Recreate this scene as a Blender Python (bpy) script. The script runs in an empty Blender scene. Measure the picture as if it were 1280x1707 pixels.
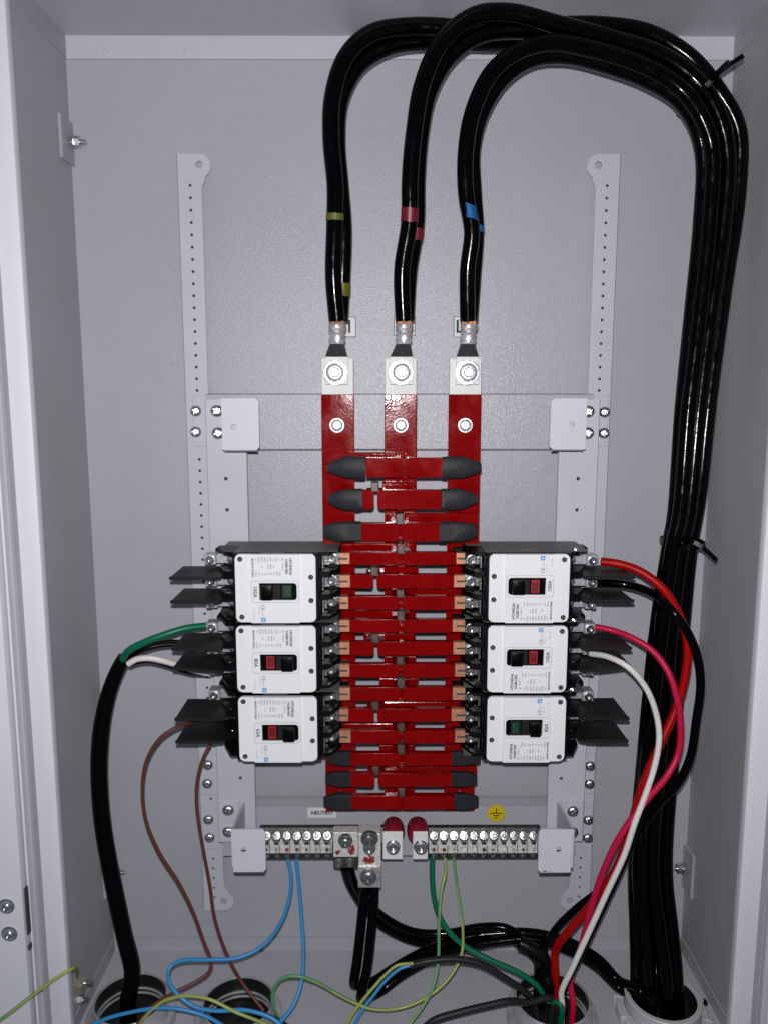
import bpy, bmesh, math, random
from mathutils import Vector, Matrix
random.seed(7)
S = bpy.context.scene
C = S.collection
R = math.radians

# ------------------------------------------------------------------ camera
CAMX, CAMY, CAMZ = -0.0221, -0.94, 0.7262
PITCH, YAW, FPX = 0.1435, -0.0037, 1290.5
cam_d = bpy.data.cameras.new('camera'); cam = bpy.data.objects.new('camera', cam_d); C.objects.link(cam)
cam.location = (CAMX, CAMY, CAMZ)
cam.rotation_euler = (math.pi/2 - PITCH, 0, -YAW*-1)
cam_d.sensor_fit = 'VERTICAL'; cam_d.sensor_height = 24.0; cam_d.lens = 24.0*FPX/1707
cam_d.clip_start = 0.01; cam_d.clip_end = 50
S.camera = cam
# ------------------------------------------------------------------ light
W = bpy.data.worlds.new('World'); S.world = W; W.use_nodes = True
bg = W.node_tree.nodes['Background']; bg.inputs[0].default_value = (0.80, 0.84, 1.0, 1); bg.inputs[1].default_value = 0.13
fl = bpy.data.lights.new('phone_flash', 'POINT'); fl.energy = 25; fl.color = (1.0, 0.985, 1.0); fl.shadow_soft_size = 0.006
flo = bpy.data.objects.new('phone_flash', fl); C.objects.link(flo); flo.location = (CAMX-0.004, CAMY+0.0, CAMZ+0.034)
S.view_settings.view_transform = 'Standard'; S.view_settings.look = 'None'; S.view_settings.exposure = 0

# ------------------------------------------------------------------ photo pixel -> place
_cp, _sp, _cy, _sy = math.cos(PITCH), math.sin(PITCH), math.cos(YAW), math.sin(YAW)
FWD = Vector((-_sy*_cp, _cy*_cp, -_sp)); RT = Vector((_cy, _sy, 0)); DN = FWD.cross(RT)
def ray(u, v): return RT*((u-640)/FPX) + DN*((v-853.5)/FPX) + FWD
def at(u, v, d):
    """point standing d metres in front of the cabinet's back panel, seen at (u, v)"""
    r = ray(u, v); t = (-d - CAMY)/r.y
    return Vector((CAMX, CAMY, CAMZ)) + r*t
def onz(u, v, z):
    r = ray(u, v); t = (z - CAMZ)/r.z
    return Vector((CAMX, CAMY, CAMZ)) + r*t
def X(u, v, d): return at(u, v, d).x
def Z(v, d, u=640): return at(u, v, d).z
def px(w, d): return w*(0.94-d)/FPX*1.0      # size of w photo pixels at depth d

# ------------------------------------------------------------------ materials
M = {}
def mat(name, col, rough=.5, metal=0., spec=.5, bump=0., bscale=400., var=0., vscale=30., coat=0., detail=4, rvar=0.):
    m = bpy.data.materials.new(name); m.use_nodes = True; nt = m.node_tree; b = nt.nodes['Principled BSDF']
    b.inputs['Base Color'].default_value = (*col, 1); b.inputs['Roughness'].default_value = rough
    b.inputs['Metallic'].default_value = metal; b.inputs['Specular IOR Level'].default_value = spec
    b.inputs['Coat Weight'].default_value = coat; b.inputs['Coat Roughness'].default_value = .12
    tc = nt.nodes.new('ShaderNodeTexCoord')
    if var or rvar:
        n = nt.nodes.new('ShaderNodeTexNoise'); n.inputs['Scale'].default_value = vscale; n.inputs['Detail'].default_value = 6
        nt.links.new(tc.outputs['Object'], n.inputs['Vector'])
        if var:
            mr = nt.nodes.new('ShaderNodeMapRange'); mr.inputs['From Min'].default_value = .3; mr.inputs['From Max'].default_value = .7
            mr.inputs['To Min'].default_value = 1-var; mr.inputs['To Max'].default_value = 1+var
            nt.links.new(n.outputs['Fac'], mr.inputs['Value'])
            mx = nt.nodes.new('ShaderNodeVectorMath'); mx.operation = 'SCALE'; mx.inputs[0].default_value = col
            nt.links.new(mr.outputs[0], mx.inputs['Scale']); nt.links.new(mx.outputs[0], b.inputs['Base Color'])
        if rvar:
            mr = nt.nodes.new('ShaderNodeMapRange'); mr.inputs['From Min'].default_value = .3; mr.inputs['From Max'].default_value = .7
            mr.inputs['To Min'].default_value = rough-rvar; mr.inputs['To Max'].default_value = rough+rvar
            nt.links.new(n.outputs['Fac'], mr.inputs['Value']); nt.links.new(mr.outputs[0], b.inputs['Roughness'])
    if bump:
        n2 = nt.nodes.new('ShaderNodeTexNoise'); n2.inputs['Scale'].default_value = bscale; n2.inputs['Detail'].default_value = detail
        nt.links.new(tc.outputs['Object'], n2.inputs['Vector'])
        bp = nt.nodes.new('ShaderNodeBump'); bp.inputs['Strength'].default_value = bump; bp.inputs['Distance'].default_value = .001
        nt.links.new(n2.outputs['Fac'], bp.inputs['Height']); nt.links.new(bp.outputs[0], b.inputs['Normal'])
    M[name] = m; return m
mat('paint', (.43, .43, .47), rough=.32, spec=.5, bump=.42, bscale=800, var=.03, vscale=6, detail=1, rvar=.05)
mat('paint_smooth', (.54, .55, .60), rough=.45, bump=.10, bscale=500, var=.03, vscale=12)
mat('paint_lip_lit', (.70, .71, .77), rough=.5, bump=.06, bscale=500, var=.015, vscale=9)  # same grey paint lightened: flash brightness at the front put into the colour
mat('paint_bracket', (.61, .62, .67), rough=.42, bump=.10, bscale=500, var=.02, vscale=12)
mat('print_grey', (.38, .37, .37), rough=.6)
mat('rust', (.30, .09, .03), rough=.8, var=.4, vscale=300)
mat('paint_shaded', (.37, .37, .395), rough=.5, bump=.15, bscale=500, var=.05, vscale=8)  # same grey paint darkened: shade of grazing faces put into the colour
mat('seam', (.05, .05, .055), rough=.8)
mat('cable_black', (.0006, .0006, .0008), rough=.15, spec=.17, bump=.55, bscale=42, rvar=.09, vscale=90, detail=5)
mat('sheath_black', (.0010, .0010, .0012), rough=.30, spec=.13, bump=.3, bscale=90, rvar=.08)
mat('sheath_grey', (.016, .016, .018), rough=.45, spec=.3, bump=.2, bscale=250)
mat('tape_black', (.003, .003, .0035), rough=.3, spec=.3, bump=.9, bscale=150)
mat('red_insulation', (.215, .0002, .0002), rough=.12, spec=.26, bump=.085, bscale=360, var=.12, vscale=45, detail=3, rvar=.06)
mat('red_wire', (.34, .001, .001), rough=.4, spec=.2, bump=.05)
mat('pink_wire', (.48, .006, .05), rough=.4, spec=.25, bump=.05)
mat('white_wire', (.72, .68, .66), rough=.4, bump=.05)
mat('green_wire', (.0, .13, .065), rough=.35, spec=.35, bump=.05)
mat('light_green_wire', (.09, .30, .12), rough=.4)
mat('yellow_green_wire', (.33, .38, .09), rough=.4, var=.08, vscale=90)
mat('blue_wire', (.03, .26, .56), rough=.4)
mat('brown_wire', (.125, .034, .026), rough=.4, spec=.3)
mat('shrink', (.016, .017, .020), rough=.55, spec=.3, bump=.25, bscale=250)
mat('steel', (.62, .64, .64), rough=.24, metal=1, bump=.25, bscale=500, rvar=.1, vscale=200)
mat('zinc', (.52, .54, .56), rough=.42, metal=.6, bump=.3, bscale=400, var=.15, vscale=300)
mat('tin', (.74, .73, .71), rough=.55, metal=0, spec=.4, bump=.2, bscale=300, var=.04)
mat('lit_metal', (.86, .84, .79), rough=.36, metal=.35, spec=1, bump=.9, bscale=420, var=.25, vscale=260)  # bar metal with the flash reflection put into a near-white colour
mat('shaded_metal', (.045, .045, .043), rough=.42, metal=.3, bump=.5, bscale=300, var=.5, vscale=220)  # bar metal with the shade of its tilted bands put into the colour
mat('lug_metal', (.62, .58, .58), rough=.33, metal=.6, bump=.9, bscale=220, var=.25, vscale=220)
mat('lug_neck_dark', (.34, .34, .30), rough=.16, metal=1, bump=.2, bscale=200)  # lug metal with its dark reflection put into the colour
mat('copper', (.62, .30, .18), rough=.4, metal=.45, bump=.2, bscale=300, var=.15, vscale=200)
mat('copper_wire', (.33, .05, .03), rough=.35, metal=.6, bump=.8, bscale=700)
mat('clip_metal', (.13, .095, .088), rough=.5, metal=.4, var=.3, vscale=300)
mat('screw_grey', (.30, .31, .31), rough=.30, metal=.85, bump=.6, bscale=420, var=.3, vscale=300)
mat('brass', (.55, .50, .40), rough=.35, metal=.7)
mat('breaker_black', (.0020, .0020, .0026), rough=.42, spec=.18, bump=.15, bscale=350)
mat('breaker_grey', (.13, .13, .13), rough=.55, bump=.25, bscale=420, var=.12)
mat('barrier_black', (.013, .013, .014), rough=.5, spec=.22, bump=.25, bscale=160, var=.08, vscale=60)
mat('cover_white', (.80, .80, .82), rough=.5, spec=.35, bump=.06, bscale=600, var=.012, vscale=40)
mat('cover_edge', (.45, .45, .47), rough=.5)
mat('handle_black', (.0008, .0008, .0010), rough=.35, spec=.14)
mat('ind_red', (.36, .004, .014), rough=.5)
mat('ind_dark', (.035, .002, .004), rough=.5)
mat('ind_green', (.0, .022, .010), rough=.5)
mat('ind_green_text', (.01, .10, .04), rough=.5)
mat('ink', (.10, .10, .11), rough=.7)
mat('ink_soft', (.26, .26, .28), rough=.7)
mat('ink_blue', (.20, .42, .68), rough=.6)
mat('label_white', (.72, .72, .74), rough=.5)
mat('label_yellow', (.66, .52, .01), rough=.5)
mat('red_insulator', (.20, .008, .024), rough=.3, spec=.35, bump=.1)
mat('pvc_grey', (.47, .48, .49), rough=.4, bump=.15)
mat('conduit_metal', (.46, .47, .49), rough=.34, metal=.45, bump=.6, bscale=70, var=.3, vscale=40, rvar=.1)
mat('conduit_inside', (.012, .013, .013), rough=.35)
mat('tape_yellow', (.12, .11, .008), rough=.45)
mat('tape_red', (.15, .005, .015), rough=.4)
mat('tape_blue', (.008, .10, .28), rough=.5, spec=.2)
mat('label_gray', (.14, .14, .14), rough=.6)

# ------------------------------------------------------------------ object helpers
def link(name, me, m, parent=None, loc=None):
    o = bpy.data.objects.new(name, me); C.objects.link(o)
    if m and not me.materials: me.materials.append(M[m])
    if parent: o.parent = parent
    if loc is not None: o.location = loc
    return o
def thing(name, label, cat, loc=(0, 0, 0), group=None):
    o = bpy.data.objects.new(name, None); C.objects.link(o); o.location = loc; o.empty_display_size = .01
    return tag(o, label, cat, group)
def tag(o, label, cat, group=None):
    o['label'] = label; o['category'] = cat
    if group: o['group'] = group
    return o
def fin(bm, name, m, parent=None, smooth=False, loc=None, recalc=True):
    if recalc: bmesh.ops.recalc_face_normals(bm, faces=bm.faces)
    me = bpy.data.meshes.new(name); bm.to_mesh(me); bm.free()
    if smooth:
        for p in me.polygons: p.use_smooth = True
        me.set_sharp_from_angle(angle=R(40))
    return link(name, me, m, parent, loc)
def bx(bm, x0, x1, y0, y1, z0, z1, bev=0., seg=1):
    b2 = bmesh.new(); bmesh.ops.create_cube(b2, size=1)
    for v in b2.verts: v.co = Vector(((x0+x1)/2+v.co.x*(x1-x0), (y0+y1)/2+v.co.y*(y1-y0), (z0+z1)/2+v.co.z*(z1-z0)))
    if bev: bmesh.ops.bevel(b2, geom=list(b2.edges), offset=bev, segments=seg, affect='EDGES', profile=.5)
    join(bm, b2)
def join(bm, b2):
    me = bpy.data.meshes.new('t'); b2.to_mesh(me); b2.free(); bm.from_mesh(me); bpy.data.meshes.remove(me)
def cyl(bm, p0, p1, r0, r1=None, n=20, caps=True):
    p0, p1 = Vector(p0), Vector(p1); r1 = r0 if r1 is None else r1
    ax = (p1-p0).normalized(); a = ax.orthogonal().normalized(); b = ax.cross(a)
    A = [bm.verts.new(p0+(a*math.cos(t)+b*math.sin(t))*r0) for t in [2*math.pi*i/n for i in range(n)]]
    B = [bm.verts.new(p1+(a*math.cos(t)+b*math.sin(t))*r1) for t in [2*math.pi*i/n for i in range(n)]]
    for i in range(n): bm.faces.new((A[i], A[(i+1) % n], B[(i+1) % n], B[i]))
    if caps: bm.faces.new(A[::-1]); bm.faces.new(B)
def lathe(bm, prof, c, axis='-y', n=24, caps=False):
    """prof: list of (r, h); h measured along axis from c"""
    c = Vector(c); ax = {'-y': Vector((0, -1, 0)), 'z': Vector((0, 0, 1)), 'x': Vector((1, 0, 0)), '-x': Vector((-1, 0, 0))}[axis] if isinstance(axis, str) else axis
    a = ax.orthogonal().normalized(); b = ax.cross(a); rings = []
    for r, h in prof:
        rings.append([bm.verts.new(c+ax*h+(a*math.cos(t)+b*math.sin(t))*max(r, 1e-6)) for t in [2*math.pi*i/n for i in range(n)]])
    for A, B in zip(rings, rings[1:]):
        for i in range(n): bm.faces.new((A[i], A[(i+1) % n], B[(i+1) % n], B[i]))
def plate_mesh(name, outline, holes, th):
    """flat plate in the XZ plane with real holes; front face at local y = 0, thickness th behind"""
    cu = bpy.data.curves.new(name, 'CURVE'); cu.dimensions = '2D'; cu.fill_mode = 'BOTH'; cu.extrude = th/2
    for loop in [outline]+holes:
        sp = cu.splines.new('POLY'); sp.points.add(len(loop)-1); sp.use_cyclic_u = True
        for p, q in zip(sp.points, loop): p.co = (q[0], q[1], 0, 1)
    o = bpy.data.objects.new('tmp', cu); C.objects.link(o)
    me = bpy.data.meshes.new_from_object(o.evaluated_get(bpy.context.evaluated_depsgraph_get()))
    bpy.data.objects.remove(o); bpy.data.curves.remove(cu)
    me.transform(Matrix(((1, 0, 0, 0), (0, 0, -1, th/2), (0, 1, 0, 0), (0, 0, 0, 1))))
    me.name = name
    return me
def circ(x, z, r, n=14, a0=0, a1=360):
    m = n if a1-a0 >= 360 else n-1
    return [(x+r*math.cos(R(a0+(a1-a0)*i/m)), z+r*math.sin(R(a0+(a1-a0)*i/m))) for i in range(n)]
def rrect(x0, x1, z0, z1, r, n=5, corners=(1, 1, 1, 1)):
    pts = []
    for (cx, cz, a), k in zip(((x1-r, z1-r, 0), (x0+r, z1-r, 90), (x0+r, z0+r, 180), (x1-r, z0+r, 270)), corners):
        if k: pts += [(cx+r*math.cos(R(a+90*i/n)), cz+r*math.sin(R(a+90*i/n))) for i in range(n+1)]
        else: pts.append((x1 if a in (0, 270) else x0, z1 if a in (0, 90) else z0))
    return pts
def prism(bm, outline, y0, y1):
    A = [bm.verts.new((x, y0, z)) for x, z in outline]; B = [bm.verts.new((x, y1, z)) for x, z in outline]
    n = len(outline)
    for i in range(n): bm.faces.new((A[i], A[(i+1) % n], B[(i+1) % n], B[i]))
    bm.faces.new(A); bm.faces.new(B[::-1])
def spline(pts, step=.006):
    P = [Vector(p) for p in pts]; P = [P[0]*2-P[1]]+P+[P[-1]*2-P[-2]]; out = []
    for i in range(1, len(P)-2):
        p0, p1, p2, p3 = P[i-1:i+3]
        t0 = 0; t1 = t0+max((p1-p0).length, 1e-6)**.5; t2 = t1+max((p2-p1).length, 1e-6)**.5; t3 = t2+max((p3-p2).length, 1e-6)**.5
        n = max(3, int((p2-p1).length/step))
        for k in range(n):
            t = t1+(t2-t1)*k/n
            a1 = p0*((t1-t)/(t1-t0))+p1*((t-t0)/(t1-t0)); a2 = p1*((t2-t)/(t2-t1))+p2*((t-t1)/(t2-t1)); a3 = p2*((t3-t)/(t3-t2))+p3*((t-t2)/(t3-t2))
            b1 = a1*((t2-t)/(t2-t0))+a2*((t-t0)/(t2-t0)); b2 = a2*((t3-t)/(t3-t1))+a3*((t-t1)/(t3-t1))
            out.append(b1*((t2-t)/(t2-t1))+b2*((t-t1)/(t2-t1)))
    out.append(P[-2])
    return out
def sweep(bm, pts, r, n=14, caps=True, rfun=None):
    rings = []; nrm = None
    for i, p in enumerate(pts):
        tdir = (pts[min(i+1, len(pts)-1)]-pts[max(i-1, 0)]).normalized()
        if nrm is None: nrm = tdir.orthogonal().normalized()
        nrm = (nrm-tdir*nrm.dot(tdir)).normalized(); bn = tdir.cross(nrm); rr = rfun(i/(len(pts)-1))*r if rfun else r
        rings.append([bm.verts.new(p+(nrm*math.cos(t)+bn*math.sin(t))*rr) for t in [2*math.pi*k/n for k in range(n)]])
    for A, B in zip(rings, rings[1:]):
        for i in range(n): bm.faces.new((A[i], A[(i+1) % n], B[(i+1) % n], B[i]))
    if caps: bm.faces.new(rings[0][::-1]); bm.faces.new(rings[-1])
def tube(name, pts, r, m, parent=None, n=14, step=.006, **k):
    bm = bmesh.new(); sweep(bm, spline(pts, step), r, n, **k); return fin(bm, name, m, parent, smooth=True)
TXT = {}
def text_mesh(s, size, bold=0.):
    key = (s, size, bold)
    if key in TXT: return TXT[key]
    cu = bpy.data.curves.new('t', 'FONT'); cu.body = s; cu.size = size; cu.align_x = 'CENTER'; cu.align_y = 'CENTER'; cu.resolution_u = 2; cu.offset = bold
    o = bpy.data.objects.new('t', cu); C.objects.link(o)
    me = bpy.data.meshes.new_from_object(o.evaluated_get(bpy.context.evaluated_depsgraph_get()))
    bpy.data.objects.remove(o); bpy.data.curves.remove(cu); TXT[key] = me; return me
def add_text(bm, s, x, y, z, size, rot='cw', bold=0., squeeze=1.):
    me = text_mesh(s, size, bold).copy()
    if rot == 'cw': T = Matrix(((0, 1, 0, x), (0, 0, 0, y), (-squeeze, 0, 0, z), (0, 0, 0, 1)))
    else: T = Matrix(((squeeze, 0, 0, x), (0, 0, 0, y), (0, 1, 0, z), (0, 0, 0, 1)))
    me.transform(T); bm.from_mesh(me); bpy.data.meshes.remove(me)
def copy_tree(o, parent=None):
    c = o.copy(); C.objects.link(c)
    if parent: c.parent = parent
    for ch in [k for k in C.objects if k.parent == o]: copy_tree(ch, c)
    return c

# ------------------------------------------------------------------ the cabinet
HW, H, LIP = .7548/2, 1.1321, .19
cab = thing('electrical_cabinet', 'open light grey steel cabinet that encloses the whole switchboard', 'cabinet')
bm = bmesh.new(); bx(bm, -HW, HW, 0, .002, .019, H-.025); fin(bm, 'back_panel', 'paint', cab)
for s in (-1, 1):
    bm = bmesh.new(); bx(bm, min(s*HW, s*(HW+.002)), max(s*HW, s*(HW+.002)), -LIP-.01, .002, 0, H); fin(bm, 'side_wall', 'paint_shaded', cab)
    # bottom flange welded to the side wall, and the top one
    bm = bmesh.new(); bx(bm, min(s*(HW-.0012), s*HW), max(s*(HW-.0012), s*HW), -LIP, -.0002, 0, .019)
    for k in range(3): lathe(bm, [(0, .0005), (.002, .0005), (.003, 0)], (s*(HW-.0012), -.03-.06*k, .010), Vector((-s, 0, 0)), 12)
    fin(bm, 'side_flange', 'paint_shaded', cab)
    bm = bmesh.new(); bx(bm, min(s*(HW-.0010), s*HW), max(s*(HW-.0010), s*HW), -LIP, -.0002, H-.024, H); fin(bm, 'side_flange', 'paint_shaded', cab)
bm = bmesh.new(); bx(bm, -HW, HW, -LIP-.01, .002, H, H+.002); fin(bm, 'top_panel', 'paint', cab)
bm = bmesh.new(); bx(bm, -HW, HW, -LIP-.01, .002, -.002, 0); fin(bm, 'bottom_panel', 'paint', cab)
bm = bmesh.new(); bx(bm, -HW+.0005, HW-.0005, -.0012, .002, 0, .0185)
for x in (-.29, -.05, .22): lathe(bm, [(0, .0005), (.003, .0005), (.004, 0)], (x, -.0012, .010), '-y', 12)
fin(bm, 'rear_flange', 'paint', cab)
bm = bmesh.new(); bx(bm, -HW+.0005, HW-.0005, -.0006, .002, H-.0245, H)
for x in (-.33, -.24, .33): lathe(bm, [(0, .0005), (.004, .0004), (.005, 0)], (x, -.0006, H-.017), '-y', 12)
fin(bm, 'rear_flange', 'paint_smooth', cab)
# front lips, their folded returns and the gasket grooves
XL, XR = X(63.5, 853, LIP), X(1278, 853, LIP)
def lipset(x0, s, x_lip, x_grey, x_line):
    bm = bmesh.new(); bx(bm, min(x0, x_lip), max(x0, x_lip), -LIP, -LIP+.012, -.02, H+.02, .0015, 2); fin(bm, 'front_lip', 'paint_lip_lit', cab, True)
    bm = bmesh.new()
    a = [(x_lip, -LIP+.001), (x_grey, -LIP+.016), (x_grey, -LIP+.020), (x_lip, -LIP+.012)]
    A = [bm.verts.new((x, y, -.02)) for x, y in a]; B = [bm.verts.new((x, y, H+.02)) for x, y in a]
    for i in range(4): bm.faces.new((A[i], A[(i+1) % 4], B[(i+1) % 4], B[i]))
    bm.faces.new(A); bm.faces.new(B); fin(bm, 'lip_return', 'paint_smooth', cab)
    bm = bmesh.new(); bx(bm, min(x_grey, x_line), max(x_grey, x_line), -LIP+.004, -LIP+.018, -.02, H+.02); fin(bm, 'rain_channel', 'paint_lip_lit', cab)
lipset(XL, -1, X(24, 853, LIP), X(2, 853, LIP), X(-2, 853, LIP))
lipset(XR, 1, X(1326, 853, LIP), X(1348, 853, LIP), X(1352, 853, LIP))
# door, open, its hinge side just in view at the left
xd = X(-5.5, 853, LIP)
door = thing('cabinet_door', 'pale grey hinged door edge with two domed screws at lower left', 'door', (xd, -LIP, 0))
bm = bmesh.new(); bx(bm, -.09, 0, -.004, .016, -.02, H+.02, .002, 2); fin(bm, 'door_panel', 'paint_lip_lit', door, True)
for u, v in ((12, 1510), (17, 1556)):
    p = at(u, v, LIP+.004)-Vector((xd, -LIP, 0))
    bm = bmesh.new(); lathe(bm, [(.0085, 0), (.0085, .001), (.006, .0018), (.0058, .003), (.004, .005), (.0015, .0055), (0, .004)], p, '-y', 20)
    fin(bm, 'door_screw', 'steel', door, True)
bm = bmesh.new()
for v0, v1 in ((1476, 1552), (1570, 1578)):
    bx(bm, X(47, 1500, LIP)-xd-.0012, X(47, 1500, LIP)-xd+.0008, -.0045, .001, Z(v1, LIP), Z(v0, LIP))
fin(bm, 'door_slot', 'seam', door)
# welded lugs with a bolt on the side walls
def sidetab(s, v0, v1, vb, d0, d1, label=None):
    x = s*HW; z0, z1 = at(95 if s < 0 else 1160, v1, d1).z, at(95 if s < 0 else 1160, v0, d1).z
    bm = bmesh.new(); bx(bm, min(x-s*.004, x), max(x-s*.004, x), -d1, -d0, z0, z1, .0006); t = fin(bm, 'side_tab', 'paint_shaded', cab)
    zb = (z0+z1)/2; yb = -(d0+.3*(d1-d0))
    bm = bmesh.new(); cyl(bm, (x-s*.004, yb, zb), (x-s*.022, yb, zb), .0028, n=14)
    cyl(bm, (x-s*.009, yb, zb), (x-s*.015, yb, zb), .0062, n=6); cyl(bm, (x-s*.0075, yb, zb), (x-s*.009, yb, zb), .0075, n=18)
    b = fin(bm, 'tab_bolt', 'steel', t, True)
sidetab(-1, 187, 262, 230, .000, .035); sidetab(1, 1428, 1500, 1460, .000, .030); sidetab(-1, 1440, 1500, 1470, .002, .030)
# earth stud on the left bottom
p = at(128, 1640, .125)
st = thing('earth_stud', 'brass coloured earthing bolt clamp at the lower left corner', 'bolt', p)
bm = bmesh.new(); bx(bm, -.010, .008, -.006, .010, -.010, .002, .001); fin(bm, 'clamp_block', 'brass', st)
bm = bmesh.new(); lathe(bm, [(.009, 0), (.009, .002), (.007, .002), (.007, .006), (0, .008)], (-.001, 0, .002), 'z', 6); fin(bm, 'hex_nut', 'brass', st)
bm = bmesh.new(); cyl(bm, (-.02, .006, -.004), (.016, .006, -.004), .0035); cyl(bm, (-.02, .006, -.026), (.004, .006, -.026), .006, n=6); cyl(bm, (0, .006, -.026), (.010, .006, -.026), .003); fin(bm, 'stud', 'steel', st, True)

# ------------------------------------------------------------------ mounting frame
fr = thing('mounting_frame', 'light grey steel mounting frame with perforated rails behind the breakers', 'frame')
def pan_screw(p, r, parent, m='steel'):
    me = bpy.data.meshes.get('pan_screw_mesh')
    if me is None:
        bm = bmesh.new(); lathe(bm, [(1, 0), (1, .12), (.93, .32), (.75, .52), (.5, .64), (.2, .66), (0, .6)], (0, 0, 0), '-y', 22)
        for a in (0, 1):
            bx(bm, -.55 if a == 0 else -.08, .55 if a == 0 else .08, -.70, -.4, -.08 if a == 0 else -.55, .08 if a == 0 else .55)
        bmesh.ops.recalc_face_normals(bm, faces=bm.faces); me = bpy.data.meshes.new('pan_screw_mesh'); bm.to_mesh(me); bm.free()
        me.materials.append(M['steel'])
        for q in me.polygons: q.use_smooth = True
        me.set_sharp_from_angle(angle=R(40))
    o = link('screw', me, None, parent, p); o.scale = (r, r, r); o.rotation_euler = (0, random.uniform(0, 1.5), 0); return o
DR = .016
def rail(s):
    if s < 0: xo, xi, ev, eb = X(297, 255, DR), X(336, 330, DR), (332, 272), (370, 1503)
    else: xo, xi, ev, eb = X(1037, 262, DR), X(1000, 330, DR), (1002, 274), (958, 1503)
    x_o = (xo + (X(340, 1518, DR) if s < 0 else X(978, 1518, DR)))/2; x_i = x_o - s*.0265
    zt, zb = Z(256, DR, 320), Z(1518, DR, 340)
    e, e2, rr = Vector((x_i+s*.002, 0, 0)), Vector((x_i+s*.001, 0, 0)), .0130
    out = [(x_o, zt), (x_o, zb)]
    out += [(e2.x+(-s)*rr*math.cos(R(a)), zb+rr+rr*math.sin(R(a))) for a in range(-90, 61, 15)]
    out += [(x_i-s*.004, zb+rr*2.2), (x_i-s*.001, zb+rr*2.6), (x_i, zb+rr*3.1)]
    out += [(x_i, zt-rr*3.1), (x_i-s*.001, zt-rr*2.6), (x_i-s*.004, zt-rr*2.2)]
    out += [(e.x+(-s)*rr*math.cos(R(a)), zt-rr+rr*math.sin(R(a))) for a in range(-60, 91, 15)]
    holes = [circ(e.x, zt-rr+.001, .0042), circ(e2.x, zb+rr, .0042)]
    xh = x_o - s*.0135; hz = []
    z = zt-.034
    while z > zb+.014:
        zz = CAMZ; hz.append(z); z -= .01355
    spans = [(Z(655, DR), Z(752, DR)), (Z(1250, DR), Z(1425, DR))]
    hz = [z for z in hz if not any(b < z < a for a, b in spans)] + [Z(1332, DR, 345)]
    holes += [circ(xh, z, .0018, 8) for z in hz]
    o = link('perforated_rail', plate_mesh('rail', out, holes, .002), 'paint_smooth', fr, (0, -DR, 0))
    bm = bmesh.new(); bx(bm, min(xh-.004, xh+.004), xh+.004, .0032, .004, zb+.01, zt-.03); fin(bm, 'dark_hole_backing', 'seam', o)  # added black strip: dark of the hole cavity put into colour
    bm = bmesh.new(); bx(bm, min(x_o, x_o-s*.0015), max(x_o, x_o-s*.0015), .002, DR-.0005, zb, zt)
    fin(bm, 'rail_web', 'paint_shaded', o)
    return x_o, x_i
RL = rail(-1); RR_ = rail(1)
def bend(name, parent, a, b, out, w=.0016, dep=.004, m='paint_shaded', top=0.0):  # added folds in darkened paint draw the shadow lines along edges
    """rounded fold running from a to b (world), leaning outwards along out and back"""
    a, b, out = Vector(a), Vector(b), Vector(out); bm = bmesh.new(); R1, R2 = [], []
    for k in range(4):
        q = k/3*math.pi/2; off = out*(w*math.sin(q))+Vector((0, dep*(1-math.cos(q)), 0))
        R1.append(bm.verts.new(a+off)); R2.append(bm.verts.new(b+off))
    R1.append(bm.verts.new(a+Vector((0, dep, 0)))); R2.append(bm.verts.new(b+Vector((0, dep, 0))))
    for k in range(5): bm.faces.new((R1[k], R1[(k+1) % 5], R2[(k+1) % 5], R2[k]))
    bm.faces.new(R1); bm.faces.new(R2)
    return fin(bm, name, m, parent)
for (xo_, xi_), s in ((RL, -1), (RR_, 1)):
    bend('rail_fold', fr, (xo_, -DR, Z(1518, DR, 340)), (xo_, -DR, Z(256, DR, 320)), (s, 0, 0), .0020, .010)
# cross plates
DC = .0205
z1, z0 = Z(658, DC), Z(748, DC)
bm = bmesh.new(); bx(bm, X(345, 700, DC), X(988, 700, DC), -DC, -DC+.003, z0, z1); bx(bm, X(345, 700, DC), X(988, 700, DC), -DC+.003, -DC+.016, z0, z0+.002); bx(bm, X(345, 700, DC), X(988, 700, DC), -DC+.003, -DC+.016, z1-.002, z1)
fin(bm, 'upper_cross_plate', 'paint', fr)
bend('plate_fold', fr, (X(345, 700, DC), -DC, z0), (X(988, 700, DC), -DC, z0), (0, 0, -1), .0022, .008)
bend('plate_fold', fr, (X(345, 700, DC), -DC, z1), (X(988, 700, DC), -DC, z1), (0, 0, 1), .0014, .008)
for u0, u1 in ((322, 345), (988, 1013)):
    bm = bmesh.new(); bx(bm, X(u0, 700, DC), X(u1, 700, DC), -DC+.001, -DC+.003, Z(744, DC), Z(659, DC), .0005); fin(bm, 'plate_ear', 'paint_smooth', fr)
for u, v in ((327, 685), (327, 720), (1007, 687), (1006, 722), (347, 1275), (346, 1306), (348, 1366), (350, 1396), (983, 1277), (982, 1307), (980, 1367), (979, 1397)):
    pan_screw(at(u, v, DC), px(9.3, DC), fr)
for v0, v1 in ((1258, 1325), (1341, 1416)):
    for s in (-1, 1):
        xs = sorted((RL[0]+.0015, RL[1]+.002)) if s < 0 else sorted((RR_[0]-.0015, RR_[1]-.002))
        bm = bmesh.new(); bx(bm, xs[0], xs[1], -DC+.001, -DC+.0035, Z(v1, DC, 345), Z(v0, DC, 345), .0005); fin(bm, 'plate_ear', 'paint_smooth', fr)
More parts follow.
